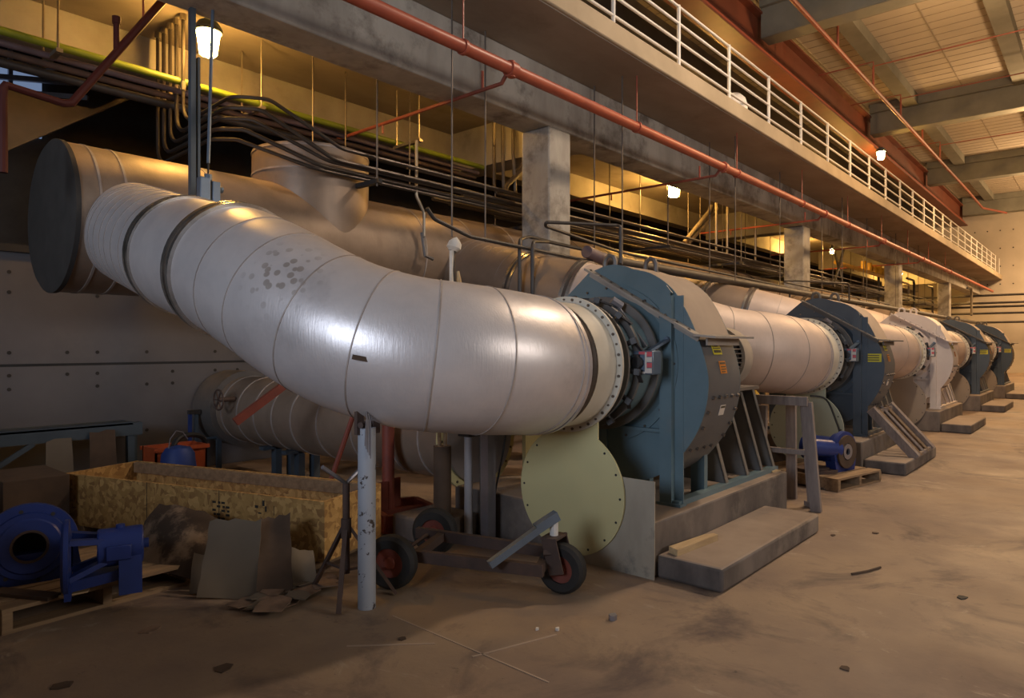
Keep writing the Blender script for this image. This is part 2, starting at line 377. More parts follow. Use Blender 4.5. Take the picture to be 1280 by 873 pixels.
# things on the mezzanine
mb=MB(); mb.lathe((12.2,5.22,5.60),(0,0,1),[(0,.22),(.40,.24),(.55,.20),(.64,.11),(.67,.001)],24)
tag(mb.build('covered_drum',M['white']),'white dome-topped cover standing behind the mezzanine guard rail','cover')
t=thing('yellow_pipe','yellow pipe with fittings above the mezzanine guard rail','pipe',(12,8.6,9.45))
MB().sweep([(6,8.6,9.45),(15.4,8.6,9.45),(15.7,8.6,9.3),(15.75,8.6,9.0)],.05,10).build('tube',M['yellow'],t)
mb=MB()
for x in (11.2,12.5,13.4,14.3,15.1): mb.cyl((x,8.6,9.3),(x,8.6,9.6),.03,8)
mb.build('fitting',M['yellow'],t)
tag(MB().box((2,8.3,9.0),(44,8.7,9.35)).build('cable_tray',M['dark']),'long dark cable tray high above the mezzanine','tray')
mb=MB(); mb.box((12,8.2,5.6),(15,8.95,7.0)); mb.box((12,8.17,7.0),(15,8.95,7.05))
tag(mb.build('equipment_cabinet',M['steel_dust'],bevel=.01),'long grey cabinet standing on the mezzanine behind the rail','cabinet')

# ------------------------------------------------------------------ pipes overhead
t=thing('sprinkler_main','thick red sprinkler main hung along the edge of the mezzanine','pipe',(20,5.05,4.63))
MB().cyl((-8,5.05,4.70),(47.6,5.05,4.70),.068,16).build('tube',M['redpipe'],t)
for i in range(9):
    x=5.0+i*3.46
    mb=MB(); mb.cyl((x,5.05,4.76),(x,5.05,5.43),.009,6); mb.ring((x,5.05,4.70),(1,0,0),-.02,.02,.069,.082,16)
    mb.build('hanger',M['redpipe'],t)
for i in range(6):
    x=5.76+i*5.6
    mb=MB(); mb.ring((x,5.05,4.70),(1,0,0),-.055,.055,.068,.088,16); mb.cyl((x,5.05,4.61),(x,5.05,4.79),.045,10)
    mb.build('coupling',M['redpipe'],t)
brl=['thin red sprinkler branch crossing under the beam left of the nearest column','thin red sprinkler branch crossing near the bright lamp right of the nearest column','thin red sprinkler branch crossing before the second column','thin red sprinkler branch crossing past the second column','thin red sprinkler branch crossing near the third column']
for i in range(5):
    x=5.76+i*5.6
    b=thing('sprinkler_branch',brl[i],'pipe',(x,6.6,4.58),'sprinkler branches under the mezzanine')
    MB().sweep([(x,5.12,4.67),(x,5.2,4.58),(x,8.4,4.58)],.024,8).build('tube',M['redbr'] if i<2 else M['redpipe'],b)
    MB().cyl((x,5.5,4.58),(x,5.5,4.80),.016,8).build('sprinkler_head',M['redpipe'],b)
    MB().cyl((x,7.35,4.58),(x,7.35,4.45),.016,8).build('sprinkler_head',M['redbr'],b)
t=thing('roof_sprinkler_main','red sprinkler pipe hung below the roof beams','pipe',(20,5.1,8.93))
MB().sweep([(-8,5.1,9.0),(39.0,5.1,9.0),(44,5.1,8.95),(46.5,4.3,8.95)],.055,10).build('tube',M['redbr'],t)
for i in range(8):
    x=7.9+i*3.42
    MB().sweep([(x,5.1,9.0),(x,5.1,9.62)],.03,8).build('riser',M['redbr'],t)
    MB().sweep([(x,-6,9.62),(x,5.1,9.62),(x,5.1,9.75),(x,6.6,9.75)],.022,8).build('branch_line',M['redbr'],t)
# green and violet pipes along the back of the under-mezzanine bay
for nm,y,z,r_,mm,lb in (('green_pipe',8.1,4.66,.042,'green','green painted pipe along the left wall under the mezzanine'),
                       ('violet_pipe',8.22,4.585,.035,'violet','dusty violet pipe just below the green pipe'),
                       ('rust_pipe',8.3,4.52,.035,'rust','dark rusty pipe just below the violet pipe'),
                       ('dark_pipe',8.42,4.46,.05,'dark','thick dark pipe at the bottom of the wall pipe stack')):
    tag(MB().cyl((-3,y,z),(8.5 if nm!='dark_pipe' else 7.9,y,z),r_,12).build(nm,M[mm]),lb,'pipe')
mb=MB(); mb.bar((4.37,7.95,4.575),(4.37,8.55,4.575),.06,.04)
t=thing('pipe_trapeze','small lit bracket hung on two rods below the green pipe','bracket',(4.4,8.2,4.5))
mb.build('cross_bar',M['condg'],t)
MB().cyl((4.37,8.0,4.55),(4.37,8.0,5.43),.012,6).build('rod',M['condg'],t); MB().cyl((4.37,8.5,4.55),(4.37,8.5,5.43),.012,6).build('rod',M['condg'],t)
t=copy_tree(t,None,(2.2,8.2,4.5),'dark bracket hung on two rods at the far left end of the green pipe')
t=copy_tree(t,None,(6.6,7.75,4.5),'bracket hung on two rods under the beam left of the nearest column')
# red-brown fire pipe with elbow, far left
t=thing('fire_pipe','dark red fire pipe rising diagonally at the upper left corner','pipe',(1.8,6.5,3.6))
MB().sweep([(1.39,6.5,2.95),(1.39,6.5,3.60),(1.41,6.5,3.64),(1.80,6.5,3.60),(1.86,6.5,3.62),(2.62,6.5,4.80),(2.95,6.5,5.31),(2.95,6.5,5.43)],.034,10).build('tube',M['firepipe'],t)
mb=MB(); mb.cyl((2.2,6.5,4.15),(2.2,6.5,4.42),.025,8); mb.cyl((2.2,6.5,4.40),(2.2,6.5,4.46),.035,8); mb.build('sprinkler_head',M['firepipe'],t)
tag(MB().cyl((2.42,6.5,4.45),(2.42,6.5,5.43),.01,6).build('hanger_rod',M['redbr']),'thin red rod holding up the diagonal fire pipe','rod')
# conduits that drop from the ceiling and turn along the hall
cl=['outermost','second','third','fourth','fifth']
def arc(p,q,r,n=6):   # fillet helper returns points around corner q between p and next
    return
def fillet(pts,r,n=6):
    pts=[V(p) for p in pts]; out=[pts[0]]
    for i in range(1,len(pts)-1):
        a,b,c=pts[i-1],pts[i],pts[i+1]; d1=(a-b).normalized(); d2=(c-b).normalized()
        ang=d1.angle(d2); L=min(r/math.tan(ang/2),(a-b).length*.48,(c-b).length*.48)
        p0=b+d1*L; p1=b+d2*L
        for k in range(n+1):
            t=k/n; out.append(p0*(1-t)**2+b*2*t*(1-t)+p1*t*t)
    out.append(pts[-1]); return out
names=['lowest bent conduit, dropping farthest back','second bent conduit from the bottom','middle bent conduit of the five','fourth bent conduit from the bottom','topmost bent conduit, nearest the bright lamp']
for k in range(5):
    yk=8.77-.18*k; z=3.80+.09*k; ye=7.42-.12*k; xs=3.43
    zt=[3.56,3.60,3.66,3.68,3.80][k]; ye2=[6.62,6.60,6.56,6.52,6.46][k]
    pts=fillet([(xs,yk,5.43),(xs,yk,z),(xs+.02,ye,z+.06),(3.62+.03*k,ye-.25,z+.05),(4.25+.06*k,ye2,zt),(22,ye2,zt-.02)],.25)
    t=thing('bent_conduit',names[k]+', dropping from the ceiling then running along the hall','conduit',(xs,yk,z),'bent conduits by the lamp')
    MB().sweep(pts,.021+.003*(k%2),8).build('tube',M['condg'] if k<0 else M['cond'],t)
    mb=MB(); mb.cyl((xs,yk,5.36),(xs,yk,5.43),.04,8); mb.cyl((xs,yk,4.55),(xs,yk,4.65),.03,8); mb.build('coupling',M['condg'],t)
# cable conduits in the overhead bundle
bund=[(6.72,3.62,.022),(6.80,3.70,.026),(6.90,3.78,.020),(7.0,3.62,.026),(7.12,3.76,.03),(7.3,3.80,.024),(7.45,3.72,.022),(6.66,3.84,.018),(7.05,3.84,.018),(7.2,3.60,.022)]
for i,(y,z,r_) in enumerate(bund):
    x0=5.6+.37*(i*3%7)
    tag(MB().cyl((x0,y,z),(44,y,z),r_,8).build('conduit',M['cond']),'dark conduit running along the hall in the overhead bundle','conduit','conduits in the overhead bundle')
# trapezes carrying the bundle
for k in range(10):
    x=4.9+3.45*k
    t=thing('conduit_trapeze',['dark strut bracket carrying the conduits left of the nearest column','strut bracket carrying the conduits just past the nearest column','third strut bracket along the overhead conduits','fourth strut bracket along the overhead conduits','fifth strut bracket along the overhead conduits','sixth strut bracket along the overhead conduits','seventh strut bracket along the overhead conduits','eighth strut bracket along the overhead conduits','ninth strut bracket along the overhead conduits','farthest strut bracket along the overhead conduits'][k],'bracket',(x,7,3.5),'strut brackets under the overhead conduits')
    MB().box((x-.03,6.3,3.47),(x+.03,7.75,3.52)).build('cross_bar',M['dark'],t)
    for y in (6.36,7.68): MB().cyl((x,y,3.44),(x,y,5.43),.011,6).build('rod',M['rod'],t)
# rods near the beam
for x,y,z0 in ((5.25,5.48,2.8),(6.04,5.72,2.86),(8.38,5.72,2.7),(8.33,5.21,2.75),(12.13,5.67,2.75),(12.08,5.15,2.78),(15.22,5.47,2.72),(18.8,5.67,2.75),(18.9,5.2,2.75),(22.5,5.5,2.7),(26.2,5.5,2.75),(29.9,5.5,2.75)):
    tag(MB().cyl((x,y,z0),(x,y,5.43),.010,6).build('hanger_rod',M['rod']),'thin dark hanger rod from the mezzanine slab to the pipes in front of the beam','rod','hanger rods in front of the beam')
for x,y,z0 in ((5.65,8.04,3.5),(6.43,7.59,3.9),(11.92,7.76,3.6),(13.19,7.79,3.6),(15.25,7.37,3.6),(16.8,7.5,3.6),(20.1,7.5,3.6)):
    tag(MB().cyl((x,y,z0),(x,y,5.43),.010,6).build('hanger_rod',M['rod']),'thin hanger rod from the slab down to the conduits behind the beam','rod','hanger rods behind the beam')
# dark insulated pipe behind the fans
t=thing('insulated_pipe','dark insulated pipe running along just above the fans','pipe',(8,5.3,2.66))
MB().cyl((7.9,5.3,2.80),(46,5.3,2.80),.075,14).build('tube',M['dark'],t)
mb=MB(); mb.cyl((7.55,5.28,2.86),(8.0,5.3,2.80),.085,14); mb.build('end_wrap',M['violet'],t)
mb=MB()
for i in range(6): mb.sweep([(10.1+5.25*i,5.3,2.74),(10.1+5.25*i,5.3,2.56),(10.2+5.25*i,5.22,2.48)],.022,6)
mb.build('drain_stub',M['dark'],t)
tag(MB().sweep(fillet([(4.72,5.3,3.02),(4.82,5.3,2.92),(5.35,5.3,2.80),(7.7,5.3,2.74)],.15),.022,8).build('small_pipe',M['dark']),'thin dark pipe joining the insulated pipe from the left, in front of the header duct','pipe')
for pts,lb in (([(6.25,5.35,2.0),(6.25,5.35,2.88),(6.75,5.62,3.0),(8.9,5.62,2.93),(14,5.62,2.90)],'looped conduit dropping behind the big duct, left of the nearest column'),
            ([(6.36,5.24,2.0),(6.36,5.24,2.86),(7.0,5.5,2.95),(9.3,5.5,2.90),(14,5.5,2.87)],'looped conduit crossing low in front of the nearest column'),
            ([(7.95,5.0,2.72),(7.95,5.0,3.22),(7.95,5.05,3.24),(6.95,5.5,3.20),(7.0,5.55,3.16),(8.9,5.6,3.02),(16,5.6,2.95)],'hooped conduit reaching around the front of the nearest column')):
    tag(MB().sweep(fillet(pts,.12),.022,8).build('looped_conduit',M['dark']),lb,'conduit')
tag(MB().sweep(fillet([(18.4,4.9,2.72),(18.4,4.9,3.15),(15.0,5.6,3.05),(26,5.65,3.0)],.15),.022,8).build('looped_conduit',M['dark']),'hooped conduit in front of the second column','conduit')
# conduits dropping behind beam near x=640
dl=['first dark conduit dropping behind the beam left of the nearest column','second dark conduit dropping behind the beam','third dark conduit dropping behind the beam','fourth conduit, curving as it drops behind the beam','thick curved conduit, rightmost of those dropping behind the beam']
for k,(x,dx) in enumerate(((7.8,0),(8.0,0.02),(8.25,.05),(8.62,-.55),(8.75,-.7))):
    tag(MB().sweep(fillet([(x,7.2,5.43),(x,7.2,4.7),(x+dx,7.2,4.1),(x+dx,7.15,3.95),(x+dx+1.2,7.05,3.93)],.2),.028 if k<4 else .045,8).build('drop_conduit',M['cond']),dl[k],'conduit','conduits dropping behind the beam')
for k,(x,dx,lb) in enumerate(((15.6,-1.3,'lower of two slanting pipes behind the beam before the second column'),(15.9,-1.4,'upper of two slanting pipes behind the beam before the second column'))):
    tag(MB().sweep(fillet([(x+.1,7.3,5.0),(x,7.3,4.85),(x+dx,7.3,3.95)],.2),.05,10).build('slanting_pipe',M['condg']),lb,'pipe')
for x,y,lb in ((14.9,6.8,'first pale rod of the pair beside the slanting pipes'),(15.5,6.8,'second pale rod of the pair beside the slanting pipes'),(17.2,6.8,'pale rod with a hanger plate before the second column')):
    tag(MB().cyl((x,y,3.7),(x,y,5.0),.03,8).build('pale_rod',M['condg']),lb,'rod')

# vertical strut and white pole with electrical box beside the lamp
t=thing('strut_post','dark strut post hanging beside the bright lamp','post',(2.70,6.2,2.9))
mb=MB(); mb.box((2.70,6.18,2.95),(2.745,6.235,4.63)); mb.box((2.765,6.18,2.95),(2.785,6.235,4.2)); mb.build('channel',M['rackblue'],t)
t=thing('switch_box','grey switch boxes on the end of a thin white pole above the big duct','switch',(2.72,5.9,2.8))
MB().cyl((2.75,5.95,3.2),(2.86,6.1,4.63),.015,8).build('pole',M['bluesteel'],t)
MB().cyl((2.745,5.94,3.05),(2.75,5.95,3.2),.008,8).build('cable',M['hose'],t)
mb=MB(); mb.cbox((2.70,5.93,2.93),(.09,.08,.26)); mb.cbox((2.80,5.93,2.93),(.07,.07,.22)); mb.cyl((2.745,5.94,3.04),(2.745,5.94,3.1),.035,8); mb.cyl((2.84,5.93,2.98),(2.87,5.93,2.98),.03,8)
mb.build('box_body',M['bluesteel'],t,bevel=.006)

# ------------------------------------------------------------------ lamps
def lamp(loc,label,em='lamp',s=1.,stem=None):
    x,y,z=loc
    t=thing('vapor_lamp',label,'lamp',(x,y,z),'sodium vapour lamps')
    if stem: MB().cyl((x,y,z+.33*s),(x,y,stem),.02,8).build('stem',M['dark'],t)
    mb=MB(); mb.lathe((x,y,z+.24*s),(0,0,1),[(0,.135*s),(.03*s,.14*s),(.05*s,.13*s),(.10*s,.10*s),(.14*s,.04*s),(.14*s,.001)],20); mb.build('housing',M['rackblue'],t)
    MB().lathe((x,y,z),(0,0,1),[(0,.001),(0,.06*s),(.02*s,.085*s),(.24*s,.115*s),(.24*s,.001)],20).build('globe',M[em],t)
    mb=MB()
    for k in range(4):
        a=k*PI/2+.6; c,s_=math.cos(a),math.sin(a)
        mb.sweep([(x+c*.125*s,y+s_*.125*s,z+.24*s),(x+c*.095*s,y+s_*.095*s,z+.01),(x+c*.05*s,y+s_*.05*s,z-.012),(x,y,z-.015)],.004,5)
    mb.build('guard',M['dark'],t)
    return t
lamp((3.55,7.68,4.88),'bright caged vapour lamp at the upper left, nearest the camera',s=1.1,stem=5.43)
lamp((14.0,7.4,4.95),'bright caged lamp behind the beam, right of the nearest column','lamp2',1.3,5.43)
lamp((22.9,6.6,4.5),'small caged lamp beside the second column','lamp',.6,5.43)
lamp((25.2,8.3,4.9),'caged lamp hidden behind the second column','lamp2',1.2,5.43)
lamp((38.4,7.9,4.9),'caged lamp behind the third column','lamp2',1.2,5.43)
lamp((44.,6.75,4.98),'caged lamp near the end wall under the mezzanine','lamp2',1.1,5.43)
for x_,lb_ in ((9.0,'lamp standing low on the mezzanine wall, left'),(19.0,'lamp low on the mezzanine wall, middle'),(31.0,'lamp low on the mezzanine wall, far')):
    t=lamp((x_,8.55,7.3),lb_,'lamp2',1.2,None)
    MB().box((x_-.05,8.6,7.50),(x_+.05,9.0,7.58)).build('wall_arm',M['dark'],t)
lamp((7.5,6.72,5.0),'caged lamp tucked behind the beam above the nearest column','lampdim',.9,5.43)
lamp((27.5,6.25,8.35),'lamp under the red crane girder','lamp',1.2,8.8)

# ------------------------------------------------------------------ header duct
HY,HZ,HR=7.4,2.80,.70
t=thing('header_duct','long horizontal insulated header duct along the left wall, behind the fans','duct',(10,HY,0))
MB().cyl((1.97,HY,HZ),(46,HY,HZ),HR,56).build('jacket',M['header'],t)
mb=MB(); mb.lathe((1.95,HY,HZ),(1,0,0),[(-.02,.001),(-.02,HR*.97),(0,HR+.012),(.04,HR+.012),(.04,HR-.02)],56); mb.build('end_cap',M['hole'],t)
mb=MB()
for x in [2.14,2.36]+[3.2+i*.92 for i in range(46)]:
    if abs(x-4.7)>.85: mb.ring((x,HY,HZ),(1,0,0),0,.022,HR-.01,HR+.006,56)
mb.build('seam_band',M['seam'],t)
mb=MB()
for x in (16.3,17.3,27,37.5): mb.ring((x,HY,HZ),(1,0,0),0,.10,HR-.01,HR+.035,56)
mb.build('expansion_joint',M['rubberband'],t)
mb=MB(); mb.cyl((4.7,HY,HZ),(4.7,HY,3.92),.69,56)
mb.build('branch_tee',M['header'],t)
mb=MB()
for z in (3.62,3.88): mb.ring((4.7,HY,z),(0,0,1),0,.02,.68,.697,48)
mb.build('tee_seam',M['seam'],t)
mb=MB()
for x in (5.9,12.0,18.6,25,31):
    mb.box((x-.06,HY-.30,0),(x+.06,HY-.18,2.15)); mb.box((x-.06,HY+.18,0),(x+.06,HY+.30,2.15)); mb.box((x-.07,HY-.45,2.05),(x+.07,HY+.45,2.2))
mb.build('support_frame',M['rackblue'],t)
MB().sweep([(5.85,6.66,3.05),(5.85,6.60,2.75),(5.98,6.6,2.72)],.025,6).build('clip',M['steel_dust'],t)
tag(MB().sweep(fillet([(5.72,6.62,4.2),(5.72,6.62,3.5),(5.85,6.62,3.3),(5.85,6.62,3.0)],.1),.02,8).build('drop_pipe',M['condg']),'thin pale pipe dropping onto the header duct','pipe')

# ------------------------------------------------------------------ fan set (first one, copied along the hall)
DX=5.25
FY,FZ=3.06,1.46
ax=[(2.50,7.15,2.72),(2.47,5.67,2.33),(2.46,4.88,2.15),(2.47,4.38,1.98),(2.52,4.00,1.81),(2.64,3.68,1.66),(2.84,3.38,1.56),(3.08,3.18,1.52),(3.38,3.08,1.49),(3.74,3.06,1.46)]
DR=.487
def smoothpath(p,n=5):
    P=[V(q) for q in p]; out=[]
    for i in range(len(P)-1):
        a=P[max(i-1,0)];b=P[i];c=P[i+1];d=P[min(i+2,len(P)-1)]
        for k in range(n):
            s=k/n
            out.append(.5*((2*b)+(c-a)*s+(2*a-5*b+4*c-d)*s*s+(3*b-a-3*c+d)*s**3))
    out.append(P[-1]); return out
fan_word=['nearest','second','third','fourth','fifth']
def make_duct(ax,label,jm):
    duct=thing('inlet_duct',label,'duct',(3.2,5,1.0),'inlet ducts of the fans')
    path=smoothpath(ax,4)
    iA=4; iB=8   # ring positions
    MB().sweep(path[:5],.47,56,False).build('upper_jacket',jm,duct)
    MB().sweep(path[4:9],.475,56,False).build('middle_jacket',jm,duct)
    MB().sweep(path[8:],DR,56,False).build('elbow_jacket',jm,duct)
    def tang(i): return (path[min(i+1,len(path)-1)]-path[max(i-1,0)]).normalized()
    for i,w,rr in ((4,.05,.492),(8,.06,.512)):
        mb=MB(); mb.ring(path[i],tang(i),-w,-w*.35,.46,rr,56); mb.ring(path[i],tang(i),w*.35,w,.46,rr,56); mb.build('clamp_band',M['band'],duct)
        MB().ring(path[i],tang(i),-w*.4,w*.4,.45,rr-.014,56).build('band_gap',M['rubberband'],duct)
    mb=MB()
    for q in (.18,.30,.36,.45,.55,.63,.74,.86):
        p=path[0].lerp(path[4],q); mb.ring(p,path[4]-path[0],0,.008,.465,.4735,56)
    for i in (11,14,18,22,26,30): mb.ring(path[i],tang(i),-.004,.004,DR-.012,DR+.004,56)
    mb.ring(path[35],tang(35),-.004,.004,DR-.012,DR+.006,56)
    mb.build('seam',M['seam'],duct)
    mb=MB()
    MB().ring((3.74,FY,FZ),(1,0,0),-.03,.005,.42,DR+.004,56).build('jacket_end',M['jacket'],duct)
    mb.lathe((3.74,FY,FZ),(1,0,0),[(0,.43),(.02,.458),(.045,.437),(.07,.458),(.095,.437),(.13,.45)],56); mb.build('flexible_joint',M['rubberband'],duct)
    MB().lathe((3.865,FY,FZ),(1,0,0),[(0,.40),(0,.455),(.225,.46)],56).build('spool',M['flange'],duct)
    MB().ring((4.088,FY,FZ),(1,0,0),0,.022,.44,.505,64).build('bolt_flange',M['flange'],duct)
    for k in range(40):
        a=2*PI*k/40; MB().cyl((4.078,FY+.482*math.cos(a),FZ+.482*math.sin(a)),(4.090,FY+.482*math.cos(a),FZ+.482*math.sin(a)),.011 if k%2 else .008,6).build('flange_bolt',M['bolt'],duct)
    mb=MB()   # handle tab and sheet-metal lap on the elbow's side
    mb.bar((2.32,3.235,1.535),(2.455,3.165,1.505),.035,.028); mb.bar((2.385,3.215,1.52),(2.40,3.23,1.45),.03,.02)
    mb.build('probe_tab',M['brown'],duct)
    return duct
duct=make_duct(ax,'huge silvery elbow duct in the foreground, curving from the header to the nearest fan',M['jacket_spots'])

fan=thing('centrifugal_fan','big blue centrifugal fan nearest the camera, on its concrete plinth','fan',(5.4,3.15,.38),'centrifugal fans in a row')
# scroll polygon in (Y,Z)
poly=[]
cy,cz=3.13,1.40
for k in range(0,41):
    a=R(118)-R(118+100)*k/40    # from upper left, over the top?, clockwise to bottom
    r_=.84+.06*math.sin(max(0,min(1,(k-4)/30))*PI)
    poly.append((cy+r_*math.cos(a)*-1 if False else cy-r_*math.cos(a)*-1, cz+r_*math.sin(a)))
# image right = smaller Y: build explicitly
poly=[(3.95,1.55),(3.53,2.02),(3.30,2.21),(3.11,2.26),(2.98,2.25),(2.86,2.21),(2.72,2.17),(2.60,2.10),(2.51,2.02),(2.44,1.92),(2.37,1.79),(2.31,1.65),(2.26,1.50),(2.23,1.36),(2.235,1.22),(2.26,1.10),(2.30,.99),(2.36,.88),(2.44,.77),(2.53,.67),(2.64,.59),(2.78,.53),(2.95,.49),(3.11,.48),(3.75,.48),(3.75,1.3)]
_p=[V((0,)+q) for q in poly]; _q=[]
for i in range(len(poly)):
    if 2<=i<=22:
        a_,b_,c_,d_=_p[max(i-1,2)],_p[i],_p[i+1],_p[min(i+2,23)]
        for k in range(3):
            u_=k/3; _q.append(.5*((2*b_)+(c_-a_)*u_+(2*a_-5*b_+4*c_-d_)*u_*u_+(3*b_-a_-3*c_+d_)*u_**3))
    else: _q.append(_p[i])
poly=[(v_.y,v_.z) for v_ in _q]
X0,X1=4.75,5.33
mb=MB(); mb.prism([(X0,y,z) for y,z in poly],(.012,0,0)); mb.prism([(X1-.012,y,z) for y,z in poly],(.012,0,0)); mb.build('side_plate',M['blue'],fan)
mb=MB(); n=len(poly)
vs=[(x,y,z) for x in (X0+.006,X1-.006) for y,z in poly]
mb.add(vs,[(i,(i+1)%n,n+(i+1)%n,n+i) for i in range(n)])
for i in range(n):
    if (poly[i][1]+poly[(i+1)%n][1])/2>1.66: mb.m[i]=1  # upper wrap painted paler for overhead light, along with dust
mb.build('scroll_wrap',[M['scroll'],M['toplight_chalk']],fan)
# split flange: sloping bar across the face and out along the wrap
mb=MB(); mb.bar((4.695,3.27,2.232),(4.695,2.295,1.677),.11,.018); mb.bar((4.735,3.27,2.20),(4.735,2.295,1.65),.012,.05)
mb.prism([(4.645,2.30,1.668),(4.72,2.16,1.652),(5.36,2.13,1.652),(5.36,2.30,1.668)],(0,0,.016)); mb.box((4.76,2.24,1.60),(5.33,2.255,1.655))
mb.build('split_flange',M['dust'],fan)
for k in range(10):
    q=(k+.5)/10; p=V((4.68,3.27,2.232)).lerp(V((4.68,2.295,1.677)),q); MB().cyl(p+V((0,0,.0)),p+V((-.0,.012,.022)),.011,6).build('flange_bolt',M['bolt'],fan)
for x,y,z in ((4.77,3.10,2.23),(5.22,2.98,2.24)):
    mb=MB(); mb.sweep([(x,y+.05,z-.04),(x,y+.05,z+.06),(x,y+.035,z+.095),(x,y,z+.11),(x,y-.035,z+.095),(x,y-.05,z+.06),(x,y-.05,z-.04)],.02,6); mb.box((x-.015,y-.07,z-.05),(x+.03,y+.07,z-.0))
    mb.build('lifting_eye',M['steel_dust'],fan)
# vertical stiffener post
mb=MB(); mb.box((4.69,2.50,.40),(4.76,2.515,1.98)); mb.box((4.69,2.515,.40),(4.705,2.60,2.0)); mb.box((4.745,2.43,.40),(4.757,2.51,1.98)); mb.prism([(4.705,2.60,2.0),(4.705,2.55,2.06),(4.705,2.50,2.0)],(.012,0,0)); mb.box((4.68,2.42,.38),(4.78,2.62,.40))
mb.build('stiffener_post',M['blue'],fan)
mb=MB(); mb.box((4.70,2.60,.93),(4.75,3.35,.955)); mb.box((4.72,3.10,.5),(4.75,3.14,.93)); mb.build('stiffener_rib',M['blue'],fan)
mb=MB(); mb.box((4.80,2.75,.38),(4.86,2.95,.62)); mb.box((5.25,2.5,.38),(5.31,2.62,.80)); mb.box((4.70,2.44,.38),(6.74,2.52,.42)); mb.box((4.70,3.7,.38),(6.75,3.78,.42))
mb.build('base_frame',M['blue'],fan)
# inlet assembly: rings, vane linkage
mb=MB(); mb.lathe((4.11,FY,FZ),(1,0,0),[(0,.40),(.0,.42),(.10,.43),(.20,.435),(.32,.44),(.50,.46),(.60,.50),(.645,.56)],56); mb.build('inlet_cone',M['blue'],fan)
mb=MB(); mb.ring((4.22,FY,FZ),(1,0,0),0,.02,.44,.475,56); mb.ring((4.36,FY+.01,FZ),(1,0,0),0,.03,.45,.495,56); mb.ring((4.58,FY+.02,FZ),(1,0,0),0,.025,.46,.53,56); mb.build('control_ring',M['steel_dust'],fan)
for k in range(14):
    mb=MB(); a=2*PI*k/14+.1; c,s_=math.cos(a),math.sin(a)
    p=V((4.29,FY+.43*c,FZ+.43*s_)); q=V((4.29,FY+.505*c,FZ+.505*s_)); mb.cyl(p,q,.020,8); mb.cbox(tuple(q),(.055,.04,.045),0,(a,0,.3)); mb.bar(q,(4.38,FY+.50*math.cos(a+.16),FZ+.50*math.sin(a+.16)),.03,.012); mb.build('vane_lever',M['dark'],fan)
MB().ring((4.735,FY+.05,FZ),(1,0,0),0,.02,.54,.64,56).build('bolted_ring',M['blue'],fan)
for k in range(20):
    a=2*PI*k/20; MB().cyl((4.722,FY+.05+.61*math.cos(a),FZ+.61*math.sin(a)),(4.736,FY+.05+.61*math.cos(a),FZ+.61*math.sin(a)),.010,6).build('ring_bolt',M['bolt'],fan)
mb=MB(); mb.bar((4.50,2.87,1.92),(4.50,2.61,1.59),.022,.022); mb.cyl((4.47,2.89,1.95),(4.53,2.84,1.90),.035,8); mb.build('link_rod',M['strut'],fan)
mb=MB(); mb.bar((4.50,2.58,1.56),(4.68,2.525,1.645),.045,.02); mb.cyl((4.66,2.53,1.65),(4.70,2.53,1.65),.02,8); mb.build('link_arm',M['bluesteel'],fan)
ab=MB().cbox((4.42,2.555,1.475),(.13,.17,.175)).build('actuator_box',M['bluesteel'],fan,bevel=.012)
mb=MB(); mb.cyl((4.31,2.585,1.475),(4.356,2.585,1.475),.045,10); mb.cbox((4.325,2.585,1.475),(.03,.03,.12)); mb.build('actuator_knob',M['dark'],ab)
mb=MB()
for k in range(4): mb.box((4.350,2.475,1.40+.04*k),(4.354,2.515,1.435+.04*k),k%2)
mb.box((4.349,2.515,1.40),(4.353,2.53,1.55),0); mb.box((4.349,2.53,1.535),(4.353,2.58,1.555),1); mb.box((4.349,2.53,1.395),(4.353,2.58,1.41),0)
mb.build('caution_sticker',[M['label_w'],M['pink']],ab)
# labels on the wrap (curved wrap at the aisle side)
def on_wrap(x0,x1,z0,z1,m,name,extra=None):
    def yz(z):
        for i in range(n-1):
            (ya,za),(yb,zb)=poly[i],poly[i+1]
            if zb<=z<=za and ya<3: return ya+(yb-ya)*(z-za)/(zb-za)
        return 2.24
    mb=MB()
    def patch(a,b,c,d,mi,e):
        q=[(a,yz(c)-e,c),(b,yz(c)-e,c),(b,yz(d)-e,d),(a,yz(d)-e,d)]; mb.prism(q,(0,.003,0),mi)
    patch(x0,x1,z0,z1,0,.006)
    for (a,b,c,d) in (extra or []): patch(x0+(x1-x0)*a,x0+(x1-x0)*b,z0+(z1-z0)*c,z0+(z1-z0)*d,1,.008)
    o=mb.build(name,[M[m],M['ink']],fan); return o
ly=on_wrap(4.92,5.07,1.53,1.628,'label_y','warning_label',[(.3,.7,.62,.9),(.1,.9,.45,.52),(.1,.35,.15,.35),(.4,.6,.15,.35),(.65,.9,.15,.35)]); ly['label']='yellow warning label'
lo_=on_wrap(4.97,5.08,1.385,1.48,'label_o','safety_label',[(.1,.9,.75,.9),(.15,.85,.5,.58),(.15,.85,.3,.38),(.15,.7,.1,.18)]); lo_['label']='orange safety label'
lw=on_wrap(5.0,5.09,1.06,1.14,'label_w','white_tag',[(.1,.9,.7,.9)]); lw['label']='white tag with a dark band'
for (x,z) in [(4.84+.11*i,1.21) for i in range(5)]+[(4.82+.12*i,.80) for i in range(4)]+[(4.80,1.1),(4.80,.98),(5.28,1.1),(5.28,.98),(5.28,.88)]:
    def yz(z):
        for i in range(n-1):
            (ya,za),(yb,zb)=poly[i],poly[i+1]
            if zb<=z<=za and ya<3: return ya+(yb-ya)*(z-za)/(zb-za)
    y=yz(z); MB().cyl((x,y+.0,z),(x,y-.02,z-.008),.014,6).build('wrap_bolt',M['bolt'],fan)
MB().box((4.80,2.27,1.15),(5.33,2.29,1.165)).build('wrap_seam',M['steel_dust'],fan)
